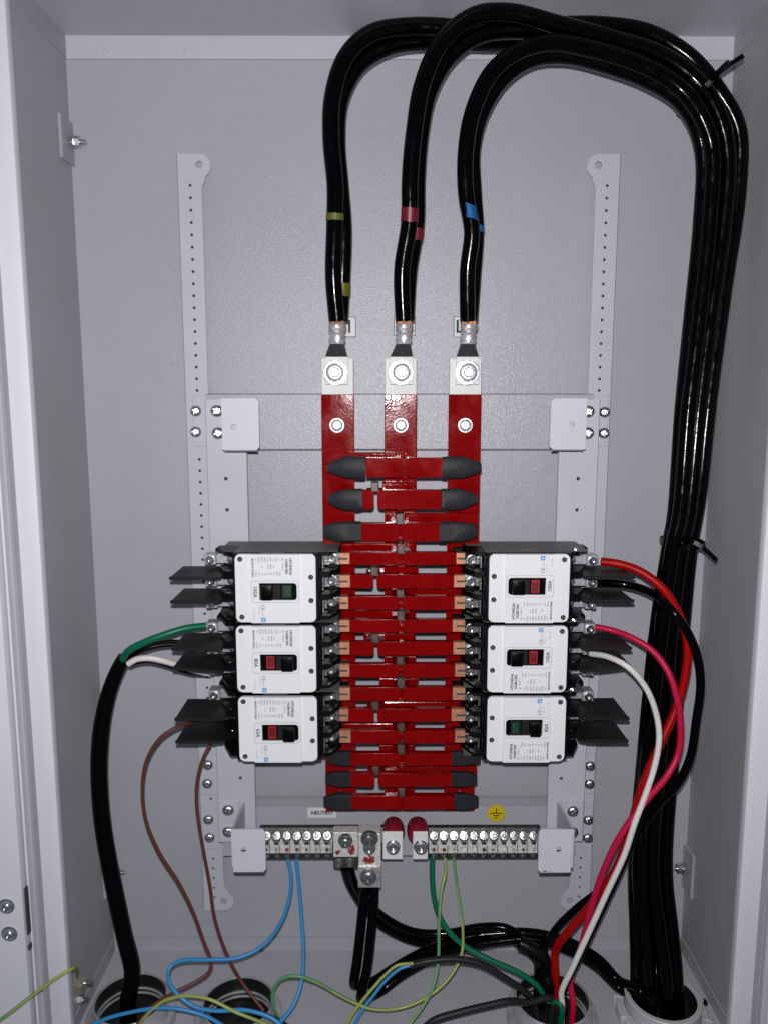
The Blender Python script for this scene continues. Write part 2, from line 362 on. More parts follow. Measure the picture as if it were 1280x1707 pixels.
# lower cross plate with folded top and slot knock-outs
zt, zf, zb = Z(1328, .022), Z(1345, .040), Z(1426, .040)
bm = bmesh.new()
prof = [(-.020, zt), (-.026, zt), (-.040, zf), (-.040, zb), (-.037, zb), (-.037, zf), (-.025, zt-.002)]
xa, xb = X(372, 1400, .04), X(960, 1400, .04)
A = [bm.verts.new((xa, y, z)) for y, z in prof]; B = [bm.verts.new((xb, y, z)) for y, z in prof]
for i in range(len(prof)): bm.faces.new((A[i], A[(i+1) % len(prof)], B[(i+1) % len(prof)], B[i]))
bm.faces.new(A); bm.faces.new(B); fin(bm, 'lower_cross_plate', 'paint', fr)
bend('plate_fold', fr, (xa, -.040, zb), (xb, -.040, zb), (0, 0, -1), .0014, .006)
for k in range(14):
    u = 446+36.2*k
    x = X(u, 1385, .04); w = .0108
    o = rrect(x-w, x+w, Z(1402, .04), Z(1376, .04), .004); i = rrect(x-w+.0011, x+w-.0011, Z(1402, .04)+.0011, Z(1376, .04)-.0011, .003)
    link('slot_groove', plate_mesh('slot', o, [i], .001), 'paint_shaded', fr, (0, -.0406, 0))
# uprights
DU = .050
def upright(s):
    u0, u1 = (343, 411) if s < 0 else (998, 930)
    x0, x1 = X(343, 670, DU) if s < 0 else X(999, 670, DU), X(411, 760, DU) if s < 0 else X(931, 760, DU)
    zt, zb = Z(666, DU), Z(1404, DU, 365)
    hs = [at(u, v, DU) for u, v in (((377, 798), (379, 850), (401, 1297)) if s < 0 else ((963, 798), (961, 850), (935, 1298)))]
    a, b = min(x0, x1), max(x0, x1)
    r = link('upright', plate_mesh('upright', [(a, zb), (b, zb), (b, zt), (a, zt)], [circ(h.x, h.z, .0022, 12) for h in hs], .0025), 'paint_smooth', fr, (0, -DU, 0))
    bm = bmesh.new()
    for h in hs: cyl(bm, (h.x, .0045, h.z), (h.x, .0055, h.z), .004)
    fin(bm, 'dark_hole_backing', 'seam', r)  # added black discs: dark inside the holes put into colour
    bm = bmesh.new(); bx(bm, min(x0, x0-s*.002), max(x0, x0-s*.002), .0025, DU-.021, zb, zt); fin(bm, 'upright_web', 'paint_smooth', r)
    bend('upright_fold', fr, (x0, -DU, zb), (x0, -DU, zt), (s, 0, 0), .0012, .005); bend('upright_fold', fr, (x1, -DU, zb), (x1, -DU, zt), (-s, 0, 0), .0008, .0020)
    for u, v in (((362, 685), (364, 722), (381, 1350), (381, 1386)) if s < 0 else ((980, 686), (979, 722), (954, 1352), (954, 1387))):
        dd = DU if v < 1000 else DU+.003
        pan_screw(at(u, v, dd), px(10.5, DU), fr)
    # foot plate of the lower bracket
    bm = bmesh.new(); xs = sorted((X(364 if s < 0 else 972, 1370, DU+.003), X(400 if s < 0 else 934, 1370, DU+.003)))
    bx(bm, xs[0], xs[1], -DU-.003, -DU-.0003, Z(1402, DU, 640), Z(1332, DU), .001); fin(bm, 'bracket_foot', 'paint_smooth', fr)
upright(-1); upright(1)
def bracket(u0, u1, v0, v1, d, hole, s, th=.0025, web=True, foot=False):
    a, b = X(u0, (v0+v1)/2, d), X(u1, (v0+v1)/2, d); z0, z1 = Z(v1, d), Z(v0, d); h = at(*hole, d)
    rnd = (1, 0, 0, 1) if s < 0 else (0, 1, 1, 0)
    o = link('cover_bracket', plate_mesh('bracket', rrect(a, b, z0, z1, .005, corners=rnd), [circ(h.x, h.z, .0032)], th), 'paint_bracket', fr, (0, -d, 0))
    bend('bracket_edge', fr, (a+.002, -d, z0), (b-.002, -d, z0), (0, 0, -1), .0020, .0035)
    bm = bmesh.new(); xo = a if s < 0 else b
    if foot:
        z_lo, z_hi = z0+.012, Z(1336, DU); xw = (b-.012) if s < 0 else (a+.012)
        xw = X(403, 1350, .06) if s < 0 else X(934, 1350, .06)
        for q in (0,):
            pts = [(-d+th, z1-.002), (-DU, z_hi), (-DU, z_lo), (-d+th, z0+.004)]
            V = [[bm.verts.new((xw+dx, y+d, z)) for y, z in pts] for dx in (0, -s*.0025)]
            for i in range(4): bm.faces.new((V[0][i], V[0][(i+1) % 4], V[1][(i+1) % 4], V[1][i]))
            bm.faces.new(V[0]); bm.faces.new(V[1])
    else:
        bx(bm, min(xo, xo-s*.0025), max(xo, xo-s*.0025), th, d-DU-.0005, z0, z1)
    bx(bm, h.x-.005, h.x+.005, th+.006, th+.0065, h.z-.005, h.z+.005)
    fin(bm, 'bracket_web', 'paint_smooth', o)
bracket(370, 432, 664, 750, .090, (390, 712), -1); bracket(917, 977, 664, 749, .090, (953, 708), 1)
def chip(parent, u, v, d, r):
    q = at(u, v, d); bm = bmesh.new(); prism(bm, [(q.x+r*(1+.5*math.sin(3*a+1))*math.cos(a), q.z+r*.45*(1+.4*math.cos(2*a))*math.sin(a)) for a in [2*math.pi*i/14 for i in range(14)]], -d-.0002, -d+.0006); fin(bm, 'rust_chip', 'rust', parent)
chip(fr, 907, 1452.5, .1281, .0022); chip(fr, 917, 1453.5, .1281, .0012)
bracket(388, 443, 1382, 1453, .128, (406, 1417), -1, foot=True); bracket(897, 952, 1383, 1455, .128, (931, 1417), 1, foot=True)

# ------------------------------------------------------------------ busbars
DB = .078
bars = []
def hexbolt(p, r, parent, name='bolt', m='steel', stud=False):
    bm = bmesh.new(); lathe(bm, [(r*1.0, 0), (r*1.0, r*.14), (r*.8, r*.15)], p, '-y', 28)
    lathe(bm, [(r*.82, r*.14), (r*.80, r*.5), (r*.72, r*.56), (r*.5, r*.57), (r*.48, r*.5 if not stud else r*.57), (r*.46, r*.95 if stud else r*.5), (0, r*1.0 if stud else r*.5)], p, '-y', 6 if not stud else 24)
    return fin(bm, name, m, parent, True)
names = ('left', 'middle', 'right'); ux = ((535, 590), (641, 695), (748, 803))
for k in range(3):
    a, b = X(ux[k][0], 620, DB), X(ux[k][1], 620, DB)
    tapes = ('yellow', 'red', 'blue')[k]
    t = thing('busbar', f'{names[k]} red insulated vertical busbar, fed by the cables with {tapes} tape', 'busbar', ((a+b)/2, -DB, 0), 'vertical red busbars')
    bars.append(t); w = (b-a)/2
    zt, zm, zb = Z(597, DB), Z(657, DB), Z(1352, DB)
    bm = bmesh.new(); bx(bm, -w+.0006, w-.0006, .0004, .0060, zm-.004, zt, .0008, 2); fin(bm, 'contact_plate', 'tin', t)
    bm = bmesh.new(); bx(bm, -w, w, 0, .0064, zb, zm, .0010, 2); fin(bm, 'bar', 'red_insulation', t)
    c = at((562, 668, 775)[k], 709, DB)-t.location
    hexbolt(c, px(12, DB), t, 'bar_bolt', 'zinc')
    bm = bmesh.new(); c = at((559, 669, 779)[k], 621, DB+.012)-t.location
    lathe(bm, [(.0125, 0), (.0125, .0016), (.0088, .0018)], c, '-y', 28); lathe(bm, [(.0092, .0016), (.0092, .0075), (.0080, .0084), (.0056, .0084), (.0052, .0070), (.0052, .0120), (.0045, .0128), (0, .0128)], c, '-y', 24)
    cb = fin(bm, 'clamp_bolt', 'zinc', t, True)
    bm = bmesh.new(); lathe(bm, [(.0100, .0017), (.0100, .0028), (.0092, .0029)], c, '-y', 28); lathe(bm, [(.0134, -.0002), (.0134, .0004), (.0125, .0005)], c, '-y', 28); lathe(bm, [(.0056, .0086), (.0050, .0087)], c, '-y', 24); fin(bm, 'dark_outline_rings', 'screw_grey', cb, True)  # added rings: dark shade lines between bolt parts put into colour
    for zz in (Z(700, .05), Z(1285, .05)):   # standoffs carrying the bar
        bm = bmesh.new(); cyl(bm, (0, .0068, zz), (0, DB-.024, zz), .011); fin(bm, 'standoff', 'red_insulator', t, True)
    if k != 1:
        c = at(565 if k == 0 else 768, 1328, DB+.001)-t.location; pan_screw(c, px(10.5, DB), t)
# branch straps: (v0, v1, gap u, left tip u, left colour split, right split, right tip, ends, back piece)
DS = .112
rows = [
 (762, 796, 673, 545, 610, 738, 803, 't', (537, 660), 754), (816, 849, 626, 545, 604, 735, 796, 't', (637, 692), 803), (871, 903, 667, 538, 601, 733, 796, 't', (674, 797), 855),
 (920, 942, 669, 566, 583, 760, 775, 'c', (570, 662), 905), (957, 981, 625, 566, 584, 756, 775, 'c', (632, 697), 945), (993, 1017, 668, 566, 581, 757, 775, 'c', (675, 765), 982),
 (1032, 1055, 669, 566, 583, 754, 775, 'c', (570, 664), 1018), (1069, 1093, 626, 566, 583, 755, 775, 'c', (606, 692), 1056), (1106, 1130, 668, 566, 583, 758, 775, 'c', (640, 693), 1094),
 (1145, 1169, 669, 566, 584, 754, 775, 'c', (632, 697), 1130), (1181, 1204, 626, 566, 581, 752, 775, 'c', (640, 765), 1170), (1217, 1240, 669, 566, 585, 758, 775, 'c', (572, 660), 1206),
 (1255, 1277, 669, 545, 585, 754, 800, 't', (632, 690), 1242), (1289, 1312, 627, 542, 585, 753, 796, 't', (665, 795), 1278), (1326, 1350, 670, 539, 585, 756, 797, 't', (652, 690), 1314)]
for i, (v0, v1, g, a0, a1, b1, b0, kind, back, bv) in enumerate(rows):
    t = bars[i % 3]; L = t.location; vm = (v0+v1)/2
    z0, z1 = Z(v1, DS, g), Z(v0+1, DS, g); th = .0085
    for s, tip, split in ((-1, a0, a1), (1, b0, b1)):
        xg = X(g+s*2.8, vm, DS); xs = X(split, vm, DS); xt = X(tip, vm, DS)
        bm = bmesh.new(); lo, hi = min(xg, xs), max(xg, xs)
        o = rrect(lo-L.x, hi-L.x, z0, z1, .0042, corners=(1, 0, 0, 1) if s < 0 else (0, 1, 1, 0))
        prism(bm, o, -DS-L.y, -DS-L.y+th)
        # leg that turns back to the bar
        bx(bm, min(xg+s*.0015, xg+s*.008)-L.x, max(xg+s*.0015, xg+s*.008)-L.x, -DS-L.y+th-.001, .0-.001, z0+.001, z1-.001)
        bmesh.ops.bevel(bm, geom=[e for e in bm.edges if abs(e.verts[0].co.z-e.verts[1].co.z) < 1e-5 and abs(e.verts[0].co.y-e.verts[1].co.y) < 1e-5], offset=.0009, segments=2, affect='EDGES')
        st = fin(bm, 'strap', 'red_insulation', t)
        bm = bmesh.new()
        if kind == 'c':
            bx(bm, min(xs, xt)-L.x, max(xs, xt)-L.x, -DS-L.y+.0008, -DS-L.y+th-.001, z0+.0008, z1-.0008, .0004)
            o = fin(bm, 'copper_end', 'copper', st)
            bm = bmesh.new(); xm = (xs*.35+xt*.65)-L.x
            bx(bm, xm-.005, xm+.005, -DS-L.y+.0002, -DS-L.y+.002, (z0+z1)/2-.0009, (z0+z1)/2+.0009)
            fin(bm, 'strap_slot', 'seam', st)
        else:
            hh = (z1-z0)/2; zc = (z0+z1)/2; n = 7; e = (xt-xs)
            secs = [(0, 1.06, 1.1), (.12, 1.1, 1.15), (.5, 1.1, 1.1), (.72, .86, .8), (.92, .50, .55), (1.0, .42, .45)]
            if i % 3 == 2 or i > 11: secs = [(0, 1.06, 1.1), (.3, 1.1, 1.15), (.62, 1.04, 1.05), (.85, .82, .8), (1.0, .60, .5)]
            rings = []
            for f, sh, sd in secs:
                f2 = f + random.uniform(-.02, .02); cz = zc+random.uniform(-.0006, .0006)
                rings.append([bm.verts.new((xs+e*f2-L.x, -DS-L.y+th/2+sy*th/2*sd, cz+sz*hh*sh)) for sy, sz in ((-1, -.8), (-1, .8), (-.6, 1), (.6, 1), (1, .8), (1, -.8), (.6, -1), (-.6, -1))])
            for A, B in zip(rings, rings[1:]):
                for q in range(8): bm.faces.new((A[q], A[(q+1) % 8], B[(q+1) % 8], B[q]))
            bm.faces.new(rings[0]); bm.faces.new(rings[-1])
            fin(bm, 'shrink_tip', 'shrink', st, True)
    # back piece lying on the bars, and grey clip in the gap
    db = DB+.006; xa, xb = X(back[0], bv, db), X(back[1], bv, db)
    bm = bmesh.new(); bx(bm, xa-L.x, xb-L.x, -db-L.y, -.0005, Z(bv+20, db, g), Z(bv, db, g), .0012, 2); fin(bm, 'strap_foot', 'red_insulation', t)
    if i > 0:
        bm = bmesh.new(); gx = X(g-1, bv, DS-.012)-L.x; bx(bm, gx-.0042, gx+.0042, -DS-L.y+.012, -.0065, Z(v0+1, DS-.012, g)-.002, Z(bv+1, DS-.012, g), .0008); fin(bm, 'clip', 'clip_metal', t)
    if i in (7, 4, 14):
        pan_screw(at(617, bv+8, db+.002)-L if i != 14 else at(661, 1320, db+.002)-L, .0042, t)

# ------------------------------------------------------------------ moulded case circuit breakers
DF, DP = .140, .060
mm = .001
def make_breaker(on, rating, left, tilt):
    root = thing('circuit_breaker', 'x', 'circuit breaker')
    bm = bmesh.new()
    bx(bm, -.046, .046, -.074, 0, -.0369, .0369, .0008)
    bx(bm, -.064, -.046, -.030, 0, -.0369, .0369, .0006)
    bx(bm, .046, .066, -.030, 0, -.0369, .0369, .0006)
    for z in (-.0352, -.0125, .0125, .0352):        # ribs between the poles
        w = .0018 if abs(z) > .02 else .003
        for s in (-1, 1):
            pts = [(s*.0455, -.066), (s*.056, -.064), (s*.067, -.040), (s*.067, -.029), (s*.0455, -.029)]
            V = [[bm.verts.new((x, y, z+dz)) for x, y in pts] for dz in (-w, w)]
            for i in range(5): bm.faces.new((V[0][i], V[0][(i+1) % 5], V[1][(i+1) % 5], V[1][i]))
            bm.faces.new(V[0]); bm.faces.new(V[1])
    for s in (-1, 1): bx(bm, s*.070-.006, s*.070+.006, -.022, -.004, -.034, -.022, .001); bx(bm, s*.070-.005, s*.070+.005, -.022, -.004, .022, .033, .001)
    fin(bm, 'body', 'breaker_black', root)
    bm = bmesh.new(); bx(bm, -.0455, .0655, -.062, -.004, .0369, .0373); bx(bm, -.062, -.0455, -.026, -.004, .0369, .0373); bx(bm, -.016, .010, -.0745, -.060, .0369, .0376); fin(bm, 'case_side', 'breaker_grey', root)
    bm = bmesh.new()
    out = rrect(-.0427, .0425, -.0370, .0370, .0055, 5)
    b2 = bmesh.new(); prism(b2, out, -.0775, -.0735); bmesh.ops.bevel(b2, geom=[e for e in b2.edges if e.verts[0].co.y < -.077 and e.verts[1].co.y < -.077], offset=.0007, segments=2, affect='EDGES'); join(bm, b2)
    fin(bm, 'cover', 'cover_white', root, True)
    win = rrect(-.0172, .0226, -.0122, .0064, .0035, 5, (1, 0, 0, 1))
    out = rrect(-.0262, .0256, -.0372, .0372, .0010, 2)
    o = link('raised_cover', plate_mesh('rc', out, [win], .0050), 'cover_white', root, (0, -.0800, 0))
    fr_o = rrect(-.0258, .0248, -.0148, .0090, .0040, 5); o2 = rrect(-.0253, .0243, -.0143, .0085, .0036, 5)
    link('window_frame', plate_mesh('wf', fr_o, [o2], .0008), 'cover_edge', root, (0, -.0803, 0))
    # recess and handle
    bm = bmesh.new(); bx(bm, -.0170, .0224, -.0783, -.0778, -.0120, .0062); fin(bm, 'handle_recess', 'handle_black', root)
    ha, ia = ((.006, .019), (-.0105, -.0018)) if on else ((-.0145, -.0025), (.0070, .0170))
    bm = bmesh.new(); bx(bm, ha[0], ha[1], -.0875, -.0782, -.0108, .0050, .0014, 2); bx(bm, ha[0]+.003, ha[1]-.003, -.0885, -.087, -.0050, -.001, .0004); fin(bm, 'handle', 'handle_black', root, True)
    bm = bmesh.new(); bx(bm, min(ha[1], ia[0])-.001 if on is False else ia[1]+.0015, ia[0]-.0015 if on is False else ha[0], -.0800, -.0784, -.0105, .0048, .0005); fin(bm, 'handle_slide', 'barrier_black', root)
    bm = bmesh.new(); bx(bm, ia[0], ia[1], -.0796, -.0784, -.0098, .0042); ind = fin(bm, 'indicator', 'ind_red' if on else 'ind_green', root)
    if on: bm = bmesh.new(); bx(bm, ia[0]+.0016, ia[1]-.0012, -.0798, -.0795, -.0072, .0024); fin(bm, 'indicator_patch', 'ind_dark', ind)
    bm = bmesh.new(); add_text(bm, 'ON' if on else 'OFF', (ia[0]+ia[1])/2+.0002, -.0800, -.0026, .0052 if on else .0064, 'cw', .0001)
    fin(bm, 'indicator_text', 'ind_red' if on else 'ind_green_text', ind)
    # screws
    for x, z in ((-.0372, .0318), (-.0366, -.0312), (.0374, .0122), (.0374, -.0132)):
        bm = bmesh.new(); cyl(bm, (x, -.0779, z), (x, -.0770, z), .0027, n=18); h = fin(bm, 'screw_hole', 'handle_black', root)
        bm = bmesh.new(); lathe(bm, [(.0016, 0), (.0016, .0006), (.0009, .0006), (.0008, .0002)], (x, -.0779, z), '-y', 12); fin(bm, 'screw_head', 'label_gray', h)
    # print
    yf = -.0803
    bm = bmesh.new()
    add_text(bm, 'HYUNDAI', .0163, yf, .0243, .0040, 'cw', .00016); add_text(bm, 'HGM100S', .0121, yf, .0243, .0038, 'cw', .00014)
    add_text(bm, 'MADE IN KOREA', -.0235, yf, .0232, .0027, 'cw', .00010)
    add_text(bm, rating, -.0216, yf, -.0030, .0058, 'cw', .00012)
    add_text(bm, 'CE', -.0138, yf, -.0200, .0052, 'cw')
    fin(bm, 'printed_text', 'ink', root, recalc=False)['kind'] = 'stuff'
    bm = bmesh.new()
    for q, (s1, s2, s3) in enumerate((('IEC', '60947-2', ''), ('Ui', '', '750V'), ('Uimp', '', '8kV'), ('Ue', 'Icu', 'Ics'), ('240V', '85kA', '85'), ('415V', '37kA', '37'), ('440V', '', '30'), ('500V', '14', '10'), ('50/60', '', 'Hz'), ('40', '', 'Cat.A'))):
        x = .0080-.0031*q
        add_text(bm, s1, x, yf, .0318, .0026, 'cw', .00004); add_text(bm, s2, x, yf, .0240, .0026, 'cw', .00004); add_text(bm, s3, x, yf, .0165, .0026, 'cw', .00004)
    add_text(bm, 'KEMA  EUR', -.0178, yf, -.0230, .0018, 'cw'); add_text(bm, 'TEST  VERIF', -.0232, yf, -.0280, .0018, 'cw'); add_text(bm, 'RoHS', -.0140, yf, -.0265, .0026, 'cw')
    fin(bm, 'fine_print', 'ink_soft', root, recalc=False)['kind'] = 'stuff'
    bm = bmesh.new(); bx(bm, -.0158, -.0108, yf-.0001, yf+.0002, -.0360, -.0310); e = fin(bm, 'blue_emblem', 'ink_blue', root)
    bm = bmesh.new(); bx(bm, -.0138, -.0128, yf-.0003, yf, -.0345, -.0325); fin(bm, 'emblem_mark', 'label_white', e)
    # terminals towards the busbars
    for q in (-1, 0, 1):
        z = .0248*q
        bm = bmesh.new(); bx(bm, .0472, .0492, -.052, -.031, z-.009, z+.0085, .0004); bx(bm, .049, .066, -.0400, -.0372, z-.0075, z+.0065, .0005)
        tl = fin(bm, 'terminal', 'screw_grey', root)
        bm = bmesh.new(); lathe(bm, [(.0058, 0), (.0058, .0012), (.0046, .0013), (.0046, .0060), (.0042, .0066), (.0026, .0066), (.0024, .0045), (0, .0045)], (.0570, -.0400, z+.001), '-y', 18); fin(bm, 'terminal_screw', 'steel', tl, True)
        bm = bmesh.new(); lathe(bm, [(.0082, 0), (.0082, .008), (.0068, .011), (0, .011)], (.0585, -.0300, max(z-.0125, -.0285)), '-y', 16); fin(bm, 'terminal_boss', 'breaker_black', tl, True)
        # towards the cables: box lug, saddle, screw
        z += -.0018 if left != 'R' else .0030
        bm = bmesh.new(); bx(bm, -.084, -.071, -.037, -.021, z-.0060, z+.0060, .0008); bx(bm, -.072, -.0465, -.031, -.028, z-.0055, z+.0055, .0005)
        lg = fin(bm, 'box_lug', 'zinc', root)
        bm = bmesh.new(); lathe(bm, [(.0046, 0), (.0046, .003), (.0035, .004), (.0018, .004), (.0016, .002), (0, .002)], (-.0775, -.037, z), '-y', 14); lathe(bm, [(.0042, 0), (.0042, .004), (.003, .0055), (0, .0056)], (-.0555, -.031, z), '-y', 14); fin(bm, 'lug_screw', 'steel', lg, True)
    for q in (-1, 0, 1):
        z = .0248*q-.0135
        bm = bmesh.new(); lathe(bm, [(.0034, 0), (.0032, .002), (0, .0034)], (-.054, -.0575 if abs(q) < 2 else 0, z+.0012), '-y', 14); fin(bm, 'barrier_screw', 'steel', root, True)
    for qi, q in enumerate((.0112, -.0146) if left != 'R' else (.0148, -.0110)):        # interphase barriers
        bm = bmesh.new(); bx(bm, -.054, 0, -.0285, .0285, -.0011, .0011, .0003)
        bx(bm, -.0545, -.003, -.0290, -.0265, -.0018, .0018, .0003)
        if left != 'R': bx(bm, -.052, -.040, -.0285+.030, -.0285+.0315, .0011, .0015)
        o = fin(bm, 'phase_barrier', 'barrier_black', root); o.location = (-.0585, -.0475, q-.0005); o.rotation_euler = (0, R(tilt[qi]), 0)
        bm = bmesh.new(); bx(bm, -.0600, -.0460, -.062, -.044, q-.0042, q+.0035, .001); fin(bm, 'barrier_clip', 'breaker_black', root)
    return root
spec = [(459.5, 982, False, '100A', 'L', (0, 0), 'top breaker of the left column, switched to green OFF and marked 100A'),
        (460.7, 1100.5, True, '80A', 'L', (0, 5), 'middle breaker of the left column, switched on with red mark, green cable beside it'),
        (463.5, 1217.5, True, '63A', 'L', (0, 0), 'bottom breaker of the left column, switched on, brown wires at its outer side'),
        (882, 982, True, '100A', 'R', (0, 0), 'top breaker of the right column, switched on, red cable at its outer side'),
        (879, 1100.5, True, '100A', 'R', (0, -7), 'middle breaker of the right column, switched on, pink and white cables at its side'),
        (877, 1217.5, False, '80A', 'R', (0, 0), 'bottom breaker of the right column, switched to green OFF and marked 80A')]
for u, v, on, rt, side, tilt, lab in spec:
    b = make_breaker(on, rt, side, tilt if side == 'L' else (tilt[1], tilt[0]))
    p = at(u, v, DF); b.location = (p.x, -DP, p.z)
    if side == 'R': b.rotation_euler = (0, math.pi, 0)
    b['label'] = lab; b['group'] = 'moulded case circuit breakers in two columns'
    if side == 'R':   # grey side faces up on the rotated one too
        bm = bmesh.new(); bx(bm, -.0660, .0455, -.062, -.004, -.0374, -.0370); bx(bm, .0455, .062, -.026, -.004, -.0374, -.0370); fin(bm, 'case_side', 'breaker_grey', b)
        bm = bmesh.new(); bx(bm, -.012, .008, -.052, -.020, -.0377, -.0374); fin(bm, 'side_label', 'label_gray', b)

# ------------------------------------------------------------------ neutral and earth terminal bars
DT = .085
def term_bar(u0, u1, v0, v1, us, name, label, loc_u, wires=()):
    p = at(loc_u, 1410, DT); t = thing(name, label, 'terminal bar', p)
    a, b = X(u0, 1410, DT)-p.x, X(u1, 1410, DT)-p.x
    zt, za, zb, zc = [Z(v, DT, loc_u)-p.z for v in (v0, v0+19, v0+34, v1)]
    bm = bmesh.new()
    prof = [(.0150, zt), (.0080, zt), (.0006, za), (-.0020, za-.0002), (-.0020, zb+.0002), (.0010, zb), (.006, zc), (.0150, zc)]
    A = [bm.verts.new((a, y, z)) for y, z in prof]; B = [bm.verts.new((b, y, z)) for y, z in prof]
    for i in range(8): bm.faces.new((A[i], A[(i+1) % 8], B[(i+1) % 8], B[i]))
    bm.faces.new(A); bm.faces.new(B); fin(bm, 'bar', 'shaded_metal', t)
    # strip with flash brightness put in its colour, peaks between the clamping screws
    bm = bmesh.new(); xs = [X(u, 1410, DT)-p.x for u in us]; pit = xs[1]-xs[0]
    for x in xs:
        pts = [(x-pit/2, za+.0080+random.uniform(-.0012, .0008)), (x-pit*.16, za-.0014), (x-pit*.12, zb+.0003), (x-pit/2, zb+.0003)]
        for sgn in (-1, 1):
            q = [(x+(px_-x)*sgn*-1 if False else (x+sgn*(x-px_)), z) for px_, z in pts]
            V = [[bm.verts.new((xx, y, z)) for xx, z in q] for y in (-.0032, -.0022+.006)]
            for i in range(4): bm.faces.new((V[0][i], V[0][(i+1) % 4], V[1][(i+1) % 4], V[1][i]))
            bm.faces.new(V[0]); bm.faces.new(V[1])
        bx(bm, x-pit*.12, x+pit*.12, -.0024, .002, zb+.0003, za-.0012)
    fin(bm, 'clamp_strip', 'lit_metal', t)
    for k, x in enumerate(xs):
        ax = Vector((0, -.86, .5))
        bm = bmesh.new(); lathe(bm, [(.0056, -.004), (.0056, .001), (.0048, .0026), (.0022, .0028), (.0016, .001), (0, .001)], (x, .0020, (zt*.55+za*.45)), ax, 14); lathe(bm, [(.0050, -.001), (.0030, -.008), (0, -.010)], (x, .001, (zt*.45+za*.55)), ax, 12); fin(bm, 'terminal_screw', random.choice(['screw_grey', 'screw_grey', 'steel']), t, True)
        bm = bmesh.new(); lathe(bm, [(.0036, -.002), (.0036, .001), (.0026, .0018), (.0012, .0018), (0, .0005)], (x, .0030, (zb*.5+zc*.5)), Vector((0, -.9, -.4)), 12); fin(bm, 'lower_screw', 'screw_grey', t, True)
        bm = bmesh.new(); rr_ = random.uniform(.0016, .0026); ox = random.uniform(-.0012, .0012); zc_ = (za+zb)/2-.0012
        lathe(bm, [(rr_, -.0002), (rr_*.8, .0004), (rr_*.6, -.0004), (0, -.0004)], (x+ox, -.0034, zc_), '-y', 12)
        fin(bm, 'wire_hole', 'copper_wire' if k in wires else random.choice(['screw_grey', 'tin', 'seam', 'zinc', 'zinc']), t)
        bm = bmesh.new(); bx(bm, x+pit*.30, x+pit*.38, -.0035, -.0030, zb+.0008, za+random.uniform(-.002, .003)); fin(bm, 'clamp_edge', 'screw_grey', t)
    return t, p
us1 = [445+16.75*k for k in range(7)]
t1, p1 = term_bar(432, 640, 1386, 1436, us1, 'terminal_bar', 'neutral terminal bar with two blue wires and heavy black cable clamps, left of centre', 535, (2, 3))
us2 = [723+16.55*k for k in range(11)]
t2, p2 = term_bar(690, 902, 1386, 1435, us2, 'terminal_bar', 'earth terminal bar with green and yellow wires, right of centre', 800, (0, 1))
def blk(t, p, u0, u1, v0, v1, d0, d1, name, m, bev=.0006):
    bm = bmesh.new(); bx(bm, X(u0, v1, d1)-p.x, X(u1, v1, d1)-p.x, -d1-p.y, -d0-p.y, Z(v1, d1, u0)-p.z, Z(v0, d1, u0)-p.z, bev); return fin(bm, name, m, t)
# heavy clamps on the neutral bar
c1 = blk(t1, p1, 556, 597, 1388, 1429, .082, .097, 'clamp_face', 'lit_metal')
c2 = blk(t1, p1, 556, 597, 1430, 1447, .078, .095, 'clamp_foot', 'shaded_metal')
c3 = blk(t1, p1, 598, 635, 1390, 1444, .082, .104, 'clamp_face', 'lit_metal')
c4 = blk(t1, p1, 597, 635, 1445, 1480, .074, .106, 'clamp_foot', 'lug_metal')
def scr(t, p, u, v, d, r, name='clamp_screw', m='screw_grey', dirv=None):
    c = at(u, v, d)-p; bm = bmesh.new(); ax = dirv or Vector((0, -1, 0))
    lathe(bm, [(r*1.25, -.003), (r*1.25, .0006), (r, .001), (r, .0045), (r*.8, .0058), (r*.45, .0058), (r*.4, .0035), (0, .0035)], c, ax, 20); return fin(bm, name, m, t, True)
scr(t1, p1, 576, 1402, .099, .0068, dirv=Vector((0, -.97, -.2)).normalized()); scr(t1, p1, 616, 1399, .107, .0082, dirv=Vector((.05, -.97, -.2)).normalized())
scr(t1, p1, 616, 1414, .107, .0060, 'grub_screw', 'steel'); scr(t1, p1, 614, 1462, .107, .0078)
scr(t1, p1, 565, 1438, .096, .0044); scr(t1, p1, 584, 1437, .096, .0042)
def strands(t, p, u, v, d, w, h, n):
    bm = bmesh.new()
    for k in range(n):
        a = random.uniform(0, 6.28); rr = random.uniform(0, 1)**.5
        c = at(u+w*rr*math.cos(a), v+h*rr*math.sin(a), d)-p; r = .0013
        lathe(bm, [(r, -.004), (r, .0006), (r*.6, .0012), (0, .0014)], c, '-y', 8)
    return fin(bm, 'copper_strands', 'copper_wire', t, True)
strands(t1, p1, 615, 1433, .1042, 10, 6, 34); strands(t1, p1, 586, 1416, .0972, 6, 8, 22); strands(t1, p1, 563, 1420, .0972, 3, 4, 8)
for t, p, u0, u1, ub in ((t1, p1, 638, 671, 655), (t2, p2, 688, 712.5, 701)):
    blk(t, p, u0, u1, 1387, 1433, .088, .0905, 'end_plate', 'tin')
    c = at(ub, 1411, .0905)-p; bm = bmesh.new()
    lathe(bm, [(.0085, 0), (.0085, .0012), (.0072, .0014), (.0072, .006), (.0064, .0068), (.0040, .0068), (.0037, .0030), (0, .0030)], c, '-y', 22); fin(bm, 'cap_screw', 'steel', t, True)
